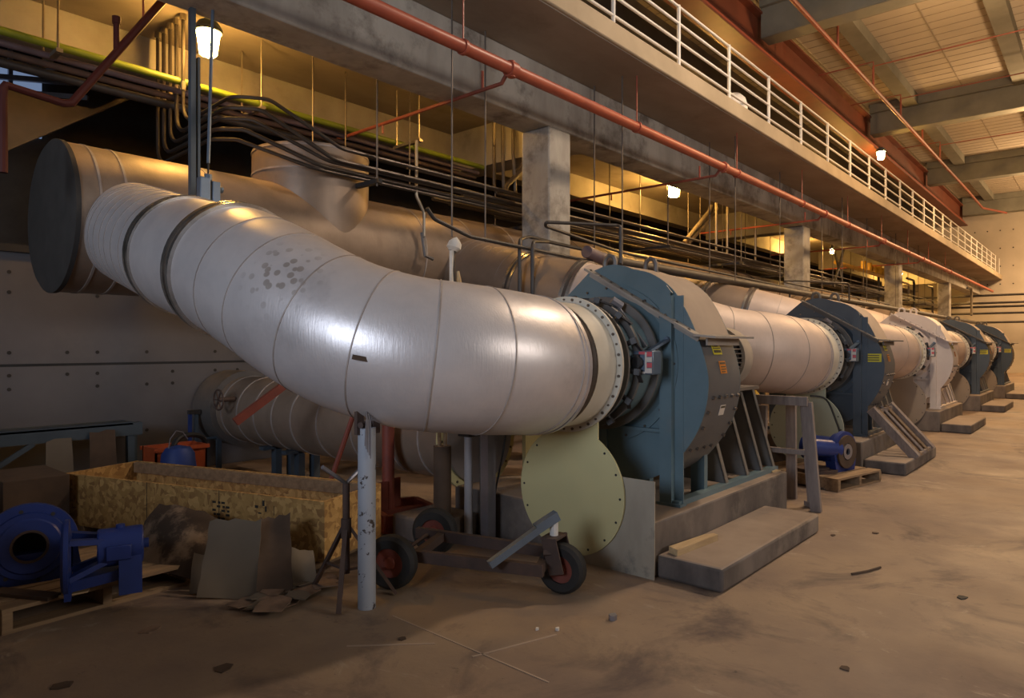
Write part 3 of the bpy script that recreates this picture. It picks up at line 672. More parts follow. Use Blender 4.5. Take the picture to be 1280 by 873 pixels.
# motor behind the scroll
MY,MZ=2.90,1.48
mo=MB().lathe((5.45,MY,MZ),(1,0,0),[(0,.001),(0,.18),(.02,.245),(.98,.245),(.98,.001)],36).build('motor',M['dark'],fan)
mb=MB()
for k in range(40):
    a=2*PI*k/40; c,s_=math.cos(a),math.sin(a)
    mb.bar((5.50,MY+.262*c,MZ+.262*s_),(6.38,MY+.262*c,MZ+.262*s_),.010,.035,0,(0,c,s_))
mb.build('cooling_fin',M['steel_dust'],mo)
MB().lathe((6.32,MY,MZ),(1,0,0),[(0,.27),(.01,.30),(.20,.30),(.27,.26),(.29,.001)],36).build('cowl',M['dust'],mo)
MB().cbox((5.75,MY-.28,1.30),(.2,.1,.14)).build('terminal_box',M['dark'],mo,bevel=.01)
MB().box((5.42,2.62,1.17),(6.72,3.3,1.20)).build('pedestal_top',M['steel_dust'],fan)
for x in (5.60,6.05,6.38,6.68):
    mb=MB(); mb.prism([(x,2.68,1.17),(x,2.47,.42),(x,3.6,.42),(x,3.25,1.17)],(.014,0,0)); mb.prism([(x,2.68,1.17),(x,2.47,.42),(x,2.482,.42),(x,2.695,1.17)],(.06,0,0))
    mb.build('pedestal_gusset',M['scroll'],fan)
MB().box((5.5,3.0,.42),(6.66,3.02,1.17)).build('pedestal_web',M['scroll'],fan)

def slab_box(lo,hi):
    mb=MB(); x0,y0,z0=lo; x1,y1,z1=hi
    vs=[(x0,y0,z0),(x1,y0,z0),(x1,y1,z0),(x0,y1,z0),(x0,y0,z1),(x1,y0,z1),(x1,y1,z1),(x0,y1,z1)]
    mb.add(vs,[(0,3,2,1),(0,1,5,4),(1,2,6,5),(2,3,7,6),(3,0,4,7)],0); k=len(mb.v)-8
    mb.f.append((k+4,k+5,k+6,k+7)); mb.m.append(1); return mb  # paler top over darker sides: painted overhead light plus dust and stains
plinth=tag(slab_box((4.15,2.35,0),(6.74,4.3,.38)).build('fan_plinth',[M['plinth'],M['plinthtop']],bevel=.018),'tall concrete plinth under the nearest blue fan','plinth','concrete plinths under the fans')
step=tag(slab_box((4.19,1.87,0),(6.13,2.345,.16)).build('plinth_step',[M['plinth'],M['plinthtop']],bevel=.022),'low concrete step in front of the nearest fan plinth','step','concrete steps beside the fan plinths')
bl=thing('spectacle_blind','round cream blanking plate hanging below the flange of the foreground duct','plate',(4.07,3.05,.04),'spectacle blind plates')
mb=MB(); pts=[]
for k in range(49):
    a=R(62)+(R(360)-R(2*28)-R(40)+R(0))*k/48
    pts.append((4.112,3.03+.475*math.cos(a+R(0)),.515+.475*math.sin(a)))
pts=[(4.112,3.03+.475*math.cos(R(90-32)+R(-360+64)*k/48),.515+.475*math.sin(R(90-32)+R(-360+64)*k/48)) for k in range(49)]
pts+= [(4.112,3.03-.252,1.05),(4.112,3.03+.252,1.05)]
pts=[p for p in pts]
mb.prism(pts,(.014,0,0)); mb.build('plate',M['cream'],bl,smooth=20)
for k in range(16):
    a=2*PI*k/16
    if abs(a-PI/2)>.55: MB().cyl((4.109,3.03+.44*math.cos(a),.515+.44*math.sin(a)),(4.1135,3.03+.44*math.cos(a),.515+.44*math.sin(a)),.009,8).build('bolt_hole',M['hole'],bl)

# copies down the hall
white_blue=mat('fan_white_paint',(.66,.58,.52),(.58,.50,.45),2,.5)
plain_jacket=jacket('aluminium_jacket_clean',(.64,.52,.45),(.54,.44,.38),.25,.55)
M['creamgreen']=mat('pale_green_plate',(.50,.53,.40),(.45,.47,.35),1.2,.5); M['dustyplate']=mat('dusty_plate',(.34,.28,.22),(.28,.23,.18),1.2,.6)
def swap(o,mp):
    if o.type=='MESH':
        if any(s.material in mp for s in o.material_slots):
            o.data=o.data.copy()
            for i,m in enumerate(o.data.materials):
                if m in mp: o.data.materials[i]=mp[m]
    for c in o.children: swap(c,mp)
fl=['','second blue fan, with yellow face label, beyond the blue pump on the pallet','white painted centrifugal fan','blue fan directly behind the white fan','farthest blue fan at the right edge']
dl=['','pinkish silver inlet duct of the second fan, just behind the nearest fan','tan inlet duct between the second blue fan and the white fan','tan inlet duct behind the white fan','tan inlet duct of the farthest blue fan']
pl=['','concrete plinth of the second blue fan','concrete plinth under the white fan','concrete plinth under the fan behind the white one','concrete plinth under the farthest blue fan']
sl=['','low concrete step holding the leaning louvre panel','low concrete step by the white fan','low concrete step by the fan behind the white one','low concrete step farthest down the hall']
bll=['','pale greenish round blanking plate behind the blue pump on the pallet','grey dusty round plate below the duct of the white fan','tan round plate below the duct behind the white fan','tan round plate farthest down the hall']
ax2=[(1.54,7.15,2.72),(1.56,5.67,2.33),(1.66,4.95,2.15),(1.84,4.40,1.98),(2.06,3.98,1.81),(2.32,3.68,1.66),(2.62,3.40,1.56),(2.98,3.18,1.52),(3.38,3.08,1.49),(3.74,3.06,1.46)]
duct2=make_duct(ax2,dl[1],plain_jacket); duct2.location+=V((DX,0,0))
for c_ in duct2.children:
    if c_.name.startswith(('upper_jacket','middle_jacket')): c_.data.materials[0]=M['header']
for i in range(1,5):
    d=V((DX*i,0,0))
    f=copy_tree(fan,None,fan.location+d,fl[i]); u=(duct2 if i==1 else copy_tree(duct2,None,duct2.location+d-V((DX,0,0)),dl[i]))
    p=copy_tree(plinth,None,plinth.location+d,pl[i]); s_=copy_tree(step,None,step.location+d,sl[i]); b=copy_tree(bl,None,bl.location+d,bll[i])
    if i==2: swap(f,{M['toplight_chalk']:white_blue,M['blue']:white_blue,M['scroll']:white_blue,M['steel_dust']:white_blue,M['dust']:white_blue})
    else:
        swap(f,{M['blue']:M['navy'],M['steel_dust']:M['navydust'],M['dust']:M['navydust']})
        mb=MB(); x=X0+DX*i-.004; mb.box((x,2.265,1.38),(x+.006,2.475,1.49),0)
        for z in (1.40,1.43,1.46): mb.box((x-.002,2.29,z),(x+.004,2.45,z+.012),1)
        mb.build('face_label',[M['label_y'],M['ink']],f)
    swap(b,{M['cream']:M['creamgreen'] if i==1 else M['dustyplate']})

# ------------------------------------------------------------------ lower duct
LX,LZ,LR=4.42,.78,.42
t=thing('lower_duct','low insulated duct running from the left wall under the big elbow','duct',(LX,6.5,0))
MB().cyl((LX,8.98,LZ),(LX,4.3,LZ),LR,48).build('jacket',M['header'],t)
mb=MB()
for y in (8.3,7.9,7.5,7.1,6.7,6.2,5.6,5.0,4.6): mb.ring((LX,y,LZ),(0,1,0),0,.02,LR-.01,LR+.008,48)
mb.build('seam_band',M['seam'],t)
MB().ring((LX,8.45,LZ),(0,1,0),0,.5,LR-.02,LR+.07,48).build('wall_collar',M['steel_dust'],t)
mb=MB(); mb.ring((LX,4.30,LZ),(0,-1,0),0,.03,.02,LR+.07,48); mb.build('end_flange',M['cream'],t)
mb=MB(); mb.ring((LX,4.30,LZ),(0,-1,0),.03,.06,.02,LR-.01,40)
mb.build('end_plate',M['strut'],t)
for k in range(20):
    a=2*PI*k/20; MB().cyl((LX+.455*math.cos(a),4.27,LZ+.455*math.sin(a)),(LX+.455*math.cos(a),4.262,LZ+.455*math.sin(a)),.012,6).build('bolt',M['bolt'],t)
mb=MB(); mb.cyl((LX-.60,8.0,.95),(LX-.40,8.0,.95),.03,8); mb.sweep([(LX-.60,8.0+.12*math.cos(a*PI/8),.95+.12*math.sin(a*PI/8)) for a in range(16)],.012,6,False,0,True)
for k in range(3): a=k*PI/3; mb.bar((LX-.60,8-.12*math.cos(a),.95-.12*math.sin(a)),(LX-.60,8+.12*math.cos(a),.95+.12*math.sin(a)),.014,.014)
mb.build('hand_wheel',M['rust'],t)
for y in (7.55,7.05):
    mb=MB(); mb.box((LX-.14,y-.05,0),(LX-.06,y+.05,.42)); mb.box((LX+.06,y-.05,0),(LX+.14,y+.05,.42)); mb.box((LX-.3,y-.05,.36),(LX+.3,y+.05,.40)); mb.build('leg_frame',M['rackblue'],t)
tag(MB().box((4.9,4.12,.0),(5.25,4.16,1.35)).build('cream_panel',M['cream']),'narrow cream yellow panel standing behind the white strut post','panel')
tag(MB().bar((3.02,6.0,.90),(3.45,5.9,1.22),.07,.07).build('red_brace',M['redrust']),'red steel brace slanting across the lower duct','brace')
tag(MB().cyl((3.22,5.05,.02),(3.62,5.0,1.05),.022,8).build('slant_rod',M['redrust']),'thin red rod slanting behind the white post','rod')

# ------------------------------------------------------------------ posts under the elbow
t=thing('support_post','chipped white pipe post propping up the big foreground duct','post',(2.55,3.41,0))
MB().cyl((2.55,3.41,0),(2.55,3.41,1.10),.054,20).build('pipe',M['postwhite'],t)
mb=MB(); mb.bar((2.50,3.42,1.06),(2.50,3.42,1.26),.03,.05); mb.bar((2.61,3.40,1.06),(2.61,3.40,1.2),.02,.05); mb.cyl((2.48,3.38,1.12),(2.62,3.44,1.12),.02,8); mb.build('bracket',M['rust'],t)
mb=MB()
for k in range(5): mb.sweep([(2.505+.01*k,3.34,1.28-.03*k),(2.49+.008*k,3.335,1.15),(2.485+.01*k,3.34,1.0-.02*k)],.004,5)
mb.build('tie_wire',M['strut'],t)
t=thing('pipe_stand','rusty tripod pipe stand with a V head beside the white post','stand',(2.52,3.58,0))
MB().cyl((2.52,3.58,.18),(2.52,3.58,.74),.022,12).build('column',M['rust'],t)
MB().cyl((2.52,3.58,.40),(2.52,3.58,.52),.032,12).build('sleeve',M['rust'],t)
for q in ((2.36,3.43,.01),(2.80,3.44,.01),(2.50,3.92,.01)):
    mb=MB(); mb.bar((2.52+(q[0]-2.52)*.08,3.58+(q[1]-3.58)*.08,.46),q,.028,.02); mb.bar((2.52,3.58,.20),(2.52+(q[0]-2.52)*.55,3.58+(q[1]-3.58)*.55,.21),.02,.012); mb.build('leg',M['rust'],t)
mb=MB(); mb.cyl((2.52,3.58,.74),(2.33,3.55,.87),.013,8); mb.cyl((2.52,3.58,.74),(2.74,3.60,.88),.013,8); mb.build('v_head',M['strut'],t)
t=thing('red_post','red round post standing in a rusty base frame under the duct','post',(3.88,4.87,0))
PX,PY=3.86,4.85
MB().cyl((PX,PY,.05),(PX,PY,1.25),.055,16).build('pipe',M['redrust'],t)
mb=MB()
c4=[(PX-.24,PY-.28),(PX+.26,PY-.38),(PX+.40,PY+.10),(PX-.04,PY+.30)]
for k in range(4): mb.bar(c4[k]+(.09,),c4[(k+1)%4]+(.09,),.05,.15)
mb.bar((PX-.13,PY+.02,.09),(PX+.33,PY-.13,.09),.08,.10); mb.build('base_frame',M['redrust'],t)
for q in ((-.10,-.05),(.10,.02)): MB().bar((PX+q[0],PY+q[1],.14),(PX+q[0],PY+q[1],.40),.02,.10).build('gusset',M['redrust'],t)
t=thing('formed_pier','round dark brown pier with short pipes sticking out of its top','pier',(3.82,4.10,.2))
MB().cyl((3.82,4.10,.2),(3.82,4.10,.78),.073,20).build('tube',M['brown'],t)
mb=MB(); mb.cyl((3.80,4.11,.7),(3.79,4.11,1.0),.016,8); mb.build('pipe_stub',M['wood'],t); MB().cyl((3.84,4.09,.7),(3.85,4.09,1.0),.015,8).build('pipe_stub',M['wood'],t)
t=thing('white_post','round pale post with a dark clamp behind the cart','post',(3.95,3.95,0))
MB().cyl((3.95,3.93,0),(3.95,3.93,1.30),.034,14).build('pipe',M['pale'],t)
mb=MB(); mb.box((3.90,3.88,.86),(4.06,4.0,.90)); mb.build('clamp',M['dark'],t); MB().cyl((4.03,3.87,0),(4.03,3.87,1.25),.008,6).build('rod',M['rod'],t)
mb=MB(); mb.box((3.97,3.73,0),(4.06,3.745,1.3)); mb.box((3.97,3.745,0),(3.98,3.81,1.3)); mb.box((4.05,3.745,0),(4.06,3.81,1.3)); mb.box((3.93,3.68,0),(4.1,3.86,.015))
tag(mb.build('strut_channel',M['strut']),'grey strut channel post right of the round pale post','post')
tag(MB().sweep(smoothpath([(4.15,3.75,1.2),(4.22,3.76,.95),(4.2,3.78,.7),(4.12,3.8,.35),(4.1,3.82,.06)],5),.008,6).build('hanging_cable',M['hose']),'thin black cable hanging down beside the strut channel','cable')
tag(MB().box((3.62,3.99,0),(4.12,4.50,.20)).build('concrete_block',M['plinth'],bevel=.02),'low dark concrete block behind the posts','block')

# ------------------------------------------------------------------ cart
t=thing('tow_cart','rusty three-wheeled tow cart frame under the duct','cart',(3.25,3.2,0))
l=V((.31,-.95,0)).normalized(); a_=V((.90,.44,0)).normalized()
mid=V((3.20,3.72,.19))
for s_ in (-.26,.26):
    p=mid+a_*s_+l*(-.10); q=mid+a_*s_*.75+l*1.02
    mb=MB(); mb.bar(p,q,.045,.075); mb.build('side_rail',M['rust'],t)
mb=MB()
for u_,w in ((.12,.25),(.99,.2)): mb.bar(mid+a_*-w+l*u_,mid+a_*w+l*u_,.05,.06)
mb.build('cross_member',M['rust'],t)
MB().cyl(mid+a_*-.40,mid+a_*.40,.014,8).build('axle',M['rust'],t)
def wheel(c,axd,r_,w,par):
    o=MB().lathe(c,axd,[(-w*.5,r_*.55),(-w*.5,r_*.86),(-w*.3,r_*.98),(0,r_),(w*.3,r_*.98),(w*.5,r_*.86),(w*.5,r_*.55)],32,0,True).build('wheel',M['rubber'],par)
    MB().lathe(c,axd,[(-w*.42,.001),(-w*.42,r_*.2),(-w*.25,r_*.25),(-w*.32,r_*.58),(w*.32,r_*.58),(w*.25,r_*.25),(w*.42,r_*.2),(w*.42,.001)],24).build('hub',M['redrust'],o)
    return o
wheel(mid+a_*-.385+V((0,0,-.012)),a_,.178,.10,t); wheel(mid+a_*.385+V((0,0,-.012)),a_,.178,.10,t)
fx=V((.97,.22,0)).normalized(); fw=V((3.53,2.66,.162))
wheel(fw,fx,.162,.10,t)
mb=MB()
for s_ in (-.085,.085): mb.bar(fw+fx*s_+V((0,0,-.02)),fw+fx*s_+V((-.02,.05,.20)),.10,.012,0,tuple(fx))
mb.bar(fw+fx*-.09+V((-.02,.05,.20)),fw+fx*.09+V((-.02,.05,.20)),.11,.014); mb.bar(fw+fx*-.085+V((-.03,.05,.12)),mid+l*1.0+V((0,0,.0)),.05,.03)
mb.build('fork',M['rust'],t)
mb=MB(); hb=fw+V((-.02,.05,.20)); mb.cyl(hb,hb+V((0,0,.10)),.028,10); mb.build('swivel_pin',M['white'],t)
mb=MB(); mb.bar(hb+V((.0,0,.12)),(3.10,2.90,.235),.045,.045); mb.bar(hb+V((.02,-.01,.135)),hb+V((-.11,.06,.06)),.06,.06); mb.build('tow_bar',M['bluesteel'],t)

# plywood behind the blank plate, board on step
tag(MB().prism([(4.129,2.33,.0),(4.129,3.10,.0),(4.136,3.10,.67),(4.136,2.33,.67)],(.010,0,0)).build('plywood_sheet',M['plywood']),'stained plywood sheet leaning on the plinth behind the cream plate','plywood')
tag(MB().prism([(4.24,2.215,.161),(4.78,2.17,.161),(4.80,2.21,.161),(4.72,2.25,.161),(4.28,2.30,.161)],(0,0,.045)).build('wood_offcut',M['board']),'pale wood offcut lying on the nearest concrete step','wood')

# ------------------------------------------------------------------ wooden frame, second pallet, pump, louvre
t=thing('wooden_stand','weathered grey wooden stand standing at the far end of the nearest plinth','frame',(6.9,2.3,0))
def wbar(p,q,w=.09,h=.04,nm='post',up=(0,1,0)): return MB().bar(p,q,w,h,0,up).build(nm,M['greywood'],t,bevel=.004)
wbar((6.86,2.12,0),(6.84,2.20,1.05),.05,.10); wbar((7.02,2.22,0),(6.97,2.28,1.02),.04,.05); wbar((7.30,2.50,0),(7.28,2.5,1.0),.05,.10); wbar((6.78,2.62,.40),(6.80,2.62,1.0),.05,.10)
wbar((6.80,2.18,1.06),(6.78,2.72,1.06),.09,.04,'rail'); wbar((6.86,2.16,.56),(6.84,2.70,.56),.05,.05,'rail'); wbar((6.88,2.10,.03),(7.05,2.28,.03),.05,.04,'rail'); wbar((6.83,2.2,1.05),(7.28,2.5,1.05),.05,.05,'rail')
tag(MB().prism([(6.55,2.42,.382),(6.68,2.39,.382),(6.70,2.46,.382),(6.60,2.49,.382)],(0,0,.012)).build('wood_scrap',M['board']),'small pale wood scrap on the far corner of the nearest plinth','scrap')

def pallet(x0,y0,x1,y1,label,mm='wood',rot=0,n=6):
    t=thing('wooden_pallet',label,'pallet',((x0+x1)/2,(y0+y1)/2,0),'wooden pallets')
    t_=[]
    w=(y1-y0)/n
    for k in range(n): MB().box((x0,y0+k*w+.01,.12),(x1,y0+(k+1)*w-.015,.142)).build('deck_board',M[mm],t)
    for k in range(3):
        x=x0+(x1-x0-.05)*k/2; MB().box((x,y0+.005,.022),(x+.05,y1-.005,.12)).build('stringer',M[mm],t)
    for k in (0,n//2,n-1): MB().box((x0,y0+k*w+.01,0),(x1,y0+(k+1)*w-.02,.022)).build('bottom_board',M[mm],t)
    t.rotation_euler=(0,0,rot); return t
pallet(8.02,2.10,9.0,3.15,'wooden pallet holding the blue pump beyond the nearest fan',rot=R(-12))
def pump2():
    t=thing('pump_casing','blue round pump casing standing on the pallet beyond the nearest fan','pump',(8.6,2.42,.142))
    c=V((8.50,2.30,.37)); axd=V((-.55,-.83,0)).normalized()
    axd=V((-.25,-.97,0)).normalized()
    MB().lathe(c,axd,[(.0,.12),(.0,.23),(-.05,.235),(-.05,.21),(-.12,.20),(-.16,.12)],32).build('volute',M['cobalt'],t)
    MB().ring(c,axd,.0,.025,.10,.19,32).build('face_ring',M['brown'],t)
    MB().ring(c,axd,.005,.03,.04,.09,24).build('bearing',M['strut'],t)
    MB().cyl(c-axd*.1+V((0,0,.0)),c-axd*.5,.15,24).build('barrel',M['cobalt'],t)
    s=V((-axd.y,axd.x,0)); mb=MB(); mb.cyl(c-axd*.05-s*.1+V((0,0,.03)),c-axd*.15+s*.5*(-1)+V((0,0,.08)),.10,20)
    mb.build('nozzle',M['cobalt'],t)
    mb=MB(); mb.prism([c+s*.22+V((0,0,-.1)),c-s*.22+V((0,0,-.1)),c-s*.19+V((0,0,-.226)),c+s*.19+V((0,0,-.226))],tuple(-axd*.12)); mb.build('foot',M['cobalt'],t)
pump2()
tag(MB().lathe((8.28,2.55,.144),(0,0,1),[(0,.12),(0,.22),(.035,.22),(.035,.13),(.05,.13),(.05,.001)],28).build('flange_disc',M['rust']),'rusty flange disc lying on the pallet beside the blue pump','flange')
t=thing('louvre_panel','weathered wooden slatted panel leaning against the plinth of the second fan','panel',(10.3,2.05,.16))
p0,p1=V((9.98,1.86,.162)),V((10.95,1.86,.162)); dv=V((-.12,.50,.60))
for k in range(5):
    q=k/4; a=p0.lerp(p1,q); MB().bar(a,a+dv,.11 if k in (0,4) else .08,.07 if k in (0,4) else .03,0,(1,0,.3) if k in (0,4) else (0.6,-.5,.6)).build('slat',M['greywood'] if k%2==0 else M['wood'],t)
for e in (.02,.93): MB().bar(p0+dv*e,p1+dv*e,.04,.05).build('end_rail',M['greywood'],t)
tag(MB().sweep(smoothpath([(9.15,2.9,.95),(9.3,2.75,.9),(9.28,2.62,.62),(9.27,2.58,.5)],5),.012,6).build('hanging_hose',M['hose']),'thin black cable hanging in front of the pale greenish plate','cable')
tag(MB().box((7.35,3.0,0),(7.75,3.3,.95)).build('dark_crate',M['brown']),'dark upright box behind the wooden frame','box')
t=thing('yellow_valve','small yellow valve on a thin stem behind the motor pedestal','valve',(7.2,2.85,0))
MB().cyl((7.2,2.85,0),(7.2,2.85,1.0),.012,8).build('stem',M['rod'],t); MB().lathe((7.2,2.85,.98),(0,0,1),[(0,.01),(.02,.04),(.10,.04),(.14,.015)],12).build('valve_body',M['yellow'],t)

# ------------------------------------------------------------------ left corner: pallet, pumps, crate, sheets
pallet(.95,4.60,2.02,5.55,'wooden pallet under the blue pump parts at the left','wood',R(3))
t=thing('pump_volute','blue pump volute lying open with a round dark bore on the left pallet','pump',(1.25,5.0,.142))
c=V((1.20,4.98,.37)); axd=V((-.24,-.97,.06)).normalized()
mb=MB(); mb.lathe(c,axd,[(.0,.095),(.03,.10),(.03,.16),(.02,.17),(.02,.20),(.0,.205),(0,.255),(-.035,.258),(-.05,.23),(-.14,.22),(-.18,.1)],40); mb.build('casing',M['cobalt'],t)
MB().ring(c,axd,.02,.034,.085,.10,32).build('bore_ring',M['rust'],t)
MB().disc(c,axd,-.16,-.15,.12,24).build('bore',M['hole'],t)
for k in range(8):
    a=2*PI*k/8+.2; s=V((-axd.y,axd.x,0)).normalized(); u=axd.cross(s)
    p=c+s*.215*math.cos(a)+u*.215*math.sin(a); MB().cyl(p,p+axd*.004,.012,8).build('bolt_hole',M['hole'],t)
s=V((-axd.y,axd.x,0)).normalized()
mb=MB(); mb.prism([c+s*.25+V((0,0,-.05)),c-s*.25+V((0,0,-.05)),c-s*.28+V((0,0,-.228)),c+s*.28+V((0,0,-.228))],tuple(-axd*.14)); mb.build('foot',M['cobalt'],t)
t=thing('pump_bearing_frame','blue pump bearing frame with upright round flange on the left pallet','pump',(1.4,4.6,.142))
c=V((1.27,4.56,.37)); axd=V((.95,-.31,0)).normalized(); sd=V((.31,.95,0))
MB().lathe(c,axd,[(0,.06),(-.010,.10),(-.015,.13),(-.015,.19),(0,.215),(.022,.215),(.022,.19),(.035,.12)],40).build('front_flange',M['cobalt'],t)
mb=MB(); mb.prism([c+sd*.13+V((0,0,-.1)),c-sd*.13+V((0,0,-.1)),c-sd*.11+V((0,0,-.227)),c+sd*.11+V((0,0,-.227))],tuple(axd*.035)); mb.build('front_foot',M['cobalt'],t)
MB().cyl(c+axd*.16+V((0,0,.025)),c+axd*.40+V((0,0,.025)),.112,28).build('barrel',M['cobalt'],t,bevel=.01)
for k in range(4):
    a=PI/4+k*PI/2; o=sd*math.cos(a)*.15+V((0,0,1))*math.sin(a)*.15; o2=sd*math.cos(a)*.085+V((0,0,1))*(math.sin(a)*.085+.02)
    MB().bar(c+axd*.02+o,c+axd*.20+o2,.055,.03).build('yoke_arm',M['cobalt'],t)
mb=MB(); mb.prism([c+axd*.27-sd*.10,c+axd*.27+sd*.10,c+axd*.27+sd*.15+V((0,0,-.227)),c+axd*.27-sd*.15+V((0,0,-.227))],tuple(axd*.12)); mb.bar(c+axd*.03+V((0,0,-.16)),c+axd*.27+V((0,0,-.13)),.14,.06); mb.build('rear_foot',M['cobalt'],t)
mb=MB(); mb.cbox(c+axd*.27-sd*.112+V((0,0,.015)),(.13,.03,.085),0,(0,0,R(-18))); mb.build('inspection_cover',M['cobalt'],t,bevel=.005)
mb=MB(); mb.cyl(c+axd*.28+V((0,0,.13)),c+axd*.28+V((0,0,.155)),.025,12); mb.cyl(c+axd*.40+V((0,0,.025)),c+axd*.43+V((0,0,.025)),.03,12); mb.build('oil_cap',M['cobalt'],t)
tag(MB().prism([(1.24,4.56,.143),(1.38,4.53,.143),(1.42,4.62,.143),(1.36,4.72,.143),(1.25,4.66,.143)],(0,0,.008)).build('cardboard_scrap',M['board']),'torn tan cardboard scrap on the front edge of the left pallet','scrap')
tag(MB().cbox((1.12,4.75,.153),(.09,.42,.02),0,(0,0,.5)).build('loose_plank',M['brown']),'short dark plank lying on the left pallet','plank')
# long OSB crate
t=thing('plywood_crate','long open crate of yellowish flake board on the floor at the left','crate',(2.7,5.5,0))
u=V((-.313,.95,0)); w=V((.95,.313,0)); o=V((2.74,4.15,0)); L=2.75; W=.70; H=.5
def obox(a0,a1,b0,b1,z0,z1,mi=0,mbx=None):
    vs=[o+u*a+w*b+V((0,0,z)) for z in (z0,z1) for a,b in ((a0,b0),(a1,b0),(a1,b1),(a0,b1))]
    mbx.add(vs,[(0,3,2,1),(4,5,6,7),(0,1,5,4),(1,2,6,5),(2,3,7,6),(3,0,4,7)],mi)
def part_o(nm,m,*bx):
    mb=MB()
    for b in bx: obox(*b,mbx=mb)
    return mb.build(nm,m,t)
part_o('side_panel',M['osb'],(0,L,0,.022,.09,H)); part_o('side_panel',M['osb'],(0,L,W-.022,W,.09,H))
part_o('end_panel',M['osb'],(0,.022,.022,W-.022,.09,H)); part_o('end_panel',M['osb'],(L-.022,L,.022,W-.022,.09,H))
part_o('bottom',M['osb'],(0,L,.0,W,.07,.092))
for a in (.1,1.3,2.5): part_o('skid',M['wood'],(a,a+.12,.0,W,0,.07))
part_o('inner_rail',M['wood'],(.1,L-.03,W-.06,W-.024,.40,.495)); part_o('batten',M['wood'],(.02,L-.02,.023,.05,.42,.49))
part_o('joint_line',M['ink2'],(.98,.985,-.002,.0,.1,H),(1.75,1.755,-.002,.0,.1,H),(.45,.454,-.002,0,.36,.43))
rows=[]
for k in range(9):
    z=.16+k*.03
    for j in range(4):
        if (k*5+j*3)%4: rows.append((.88+.045*j,.88+.045*j+.022+.012*((k+j)%2),-.0025,0,z,z+.016))
part_o('stencil_print',M['ink2'],*rows)
part_o('stencil_print',M['ink2'],(.54,.56,-.002,0,.42,.46),(.60,.63,-.002,0,.40,.42),(.52,.535,-.002,0,.38,.42),(.57,.60,-.002,0,.36,.37))
tag(MB().box((1.40,6.55,.0),(1.86,7.25,.52)).build('plywood_box',M['brown'],bevel=.005),'smaller dark plywood box in the dark left corner behind the blue pump','box')
# sheets
def sheet(name,label,cat,pts,mm,th=.006,sub=8,wav=.012,seed=1):
    rnd=random.Random(seed); p00,p10,p11,p01=[V(p) for p in pts]; nrm=(p10-p00).cross(p01-p00).normalized()
    vs=[];N_=sub+1
    for side in (0,1):
        for i in range(N_):
            for j in range(N_):
                s_,q=i/sub,j/sub
                p=p00*(1-s_)*(1-q)+p10*s_*(1-q)+p11*s_*q+p01*(1-s_)*q
                wv=wav*(math.sin(s_*5+seed)+math.sin(q*4.3+s_*3+seed*2))*.5
                e=.0
                if i in (0,sub) or j in (0,sub): p=p+(p10-p00)*((hash((i,j,seed))%100)/100-.5)*.03
                if j==sub: p=p+(p01-p00)*(((i*37+seed*11)%10)/10-.5)*.05
                vs.append(p+nrm*(wv+side*th))
    fs=[]
    for side in (0,1):
        b=side*N_*N_
        for i in range(sub):
            for j in range(sub):
                q=(b+i*N_+j,b+(i+1)*N_+j,b+(i+1)*N_+j+1,b+i*N_+j+1); fs.append(q if side else q[::-1])
    edge=[(i,0) for i in range(N_)]+[(sub,j) for j in range(1,N_)]+[(i,sub) for i in range(sub-1,-1,-1)]+[(0,j) for j in range(sub-1,0,-1)]
    for k in range(len(edge)):
        a=edge[k];b=edge[(k+1)%len(edge)]; ia=a[0]*N_+a[1]; ib=b[0]*N_+b[1]
        fs.append((ia,ib,ib+N_*N_,ia+N_*N_))
    return tag(MB().add(vs,fs).build(name,M[mm],smooth=60),label,cat)
sheet('grey_board','large grey cardboard sheet leaning on the crate','sheet',[(1.93,4.33,.005),(2.17,4.03,.005),(2.32,4.24,.44),(2.12,4.55,.42)],'card',.006,8,.012,1)
sheet('brown_board','torn dark brown sheet leaning beside the grey sheet','sheet',[(2.16,4.02,.012),(2.36,3.93,.03),(2.50,4.20,.44),(2.34,4.30,.45)],'brown',.006,8,.03,3)
sheet('dirty_sheet','crumpled dirty brown sheet lying against the crate behind the left pump','sheet',[(1.66,5.02,.16),(2.06,4.46,.03),(2.34,4.66,.36),(2.02,5.14,.46)],'dirt',.006,10,.09,5)
sheet('grey_scrap_sheet','small grey sheet tucked between the leaning board and the pallet','sheet',[(1.93,4.44,.005),(2.02,4.32,.005),(2.12,4.46,.20),(2.02,4.58,.22)],'card',.005,5,.01,6)
sheet('pale_scrap_sheet','pale torn sheet scrap right of the brown sheet','sheet',[(2.38,3.98,.01),(2.52,3.90,.01),(2.62,4.10,.20),(2.48,4.16,.22)],'card',.005,5,.03,8)
rnd=random.Random(4)
for k in range(22):
    x=2.05+rnd.random()*.55; y=3.78+rnd.random()*.30; w_=.06+rnd.random()*.10; d_=.04+rnd.random()*.08; z=.003+.010*(k%4)
    pts=[(x+w_*math.cos(a)*(.7+rnd.random()*.5),y+d_*math.sin(a)*(.7+rnd.random()*.5),z+rnd.random()*.02) for a in [2*PI*i/7 for i in range(7)]]
    tag(MB().prism(pts,(0,0,.007)).build('cardboard_scrap',M['scrap'] if k%3 else M['card']),'torn cardboard scrap on the floor beneath the leaning sheets','scrap','cardboard scraps below the leaning sheets')
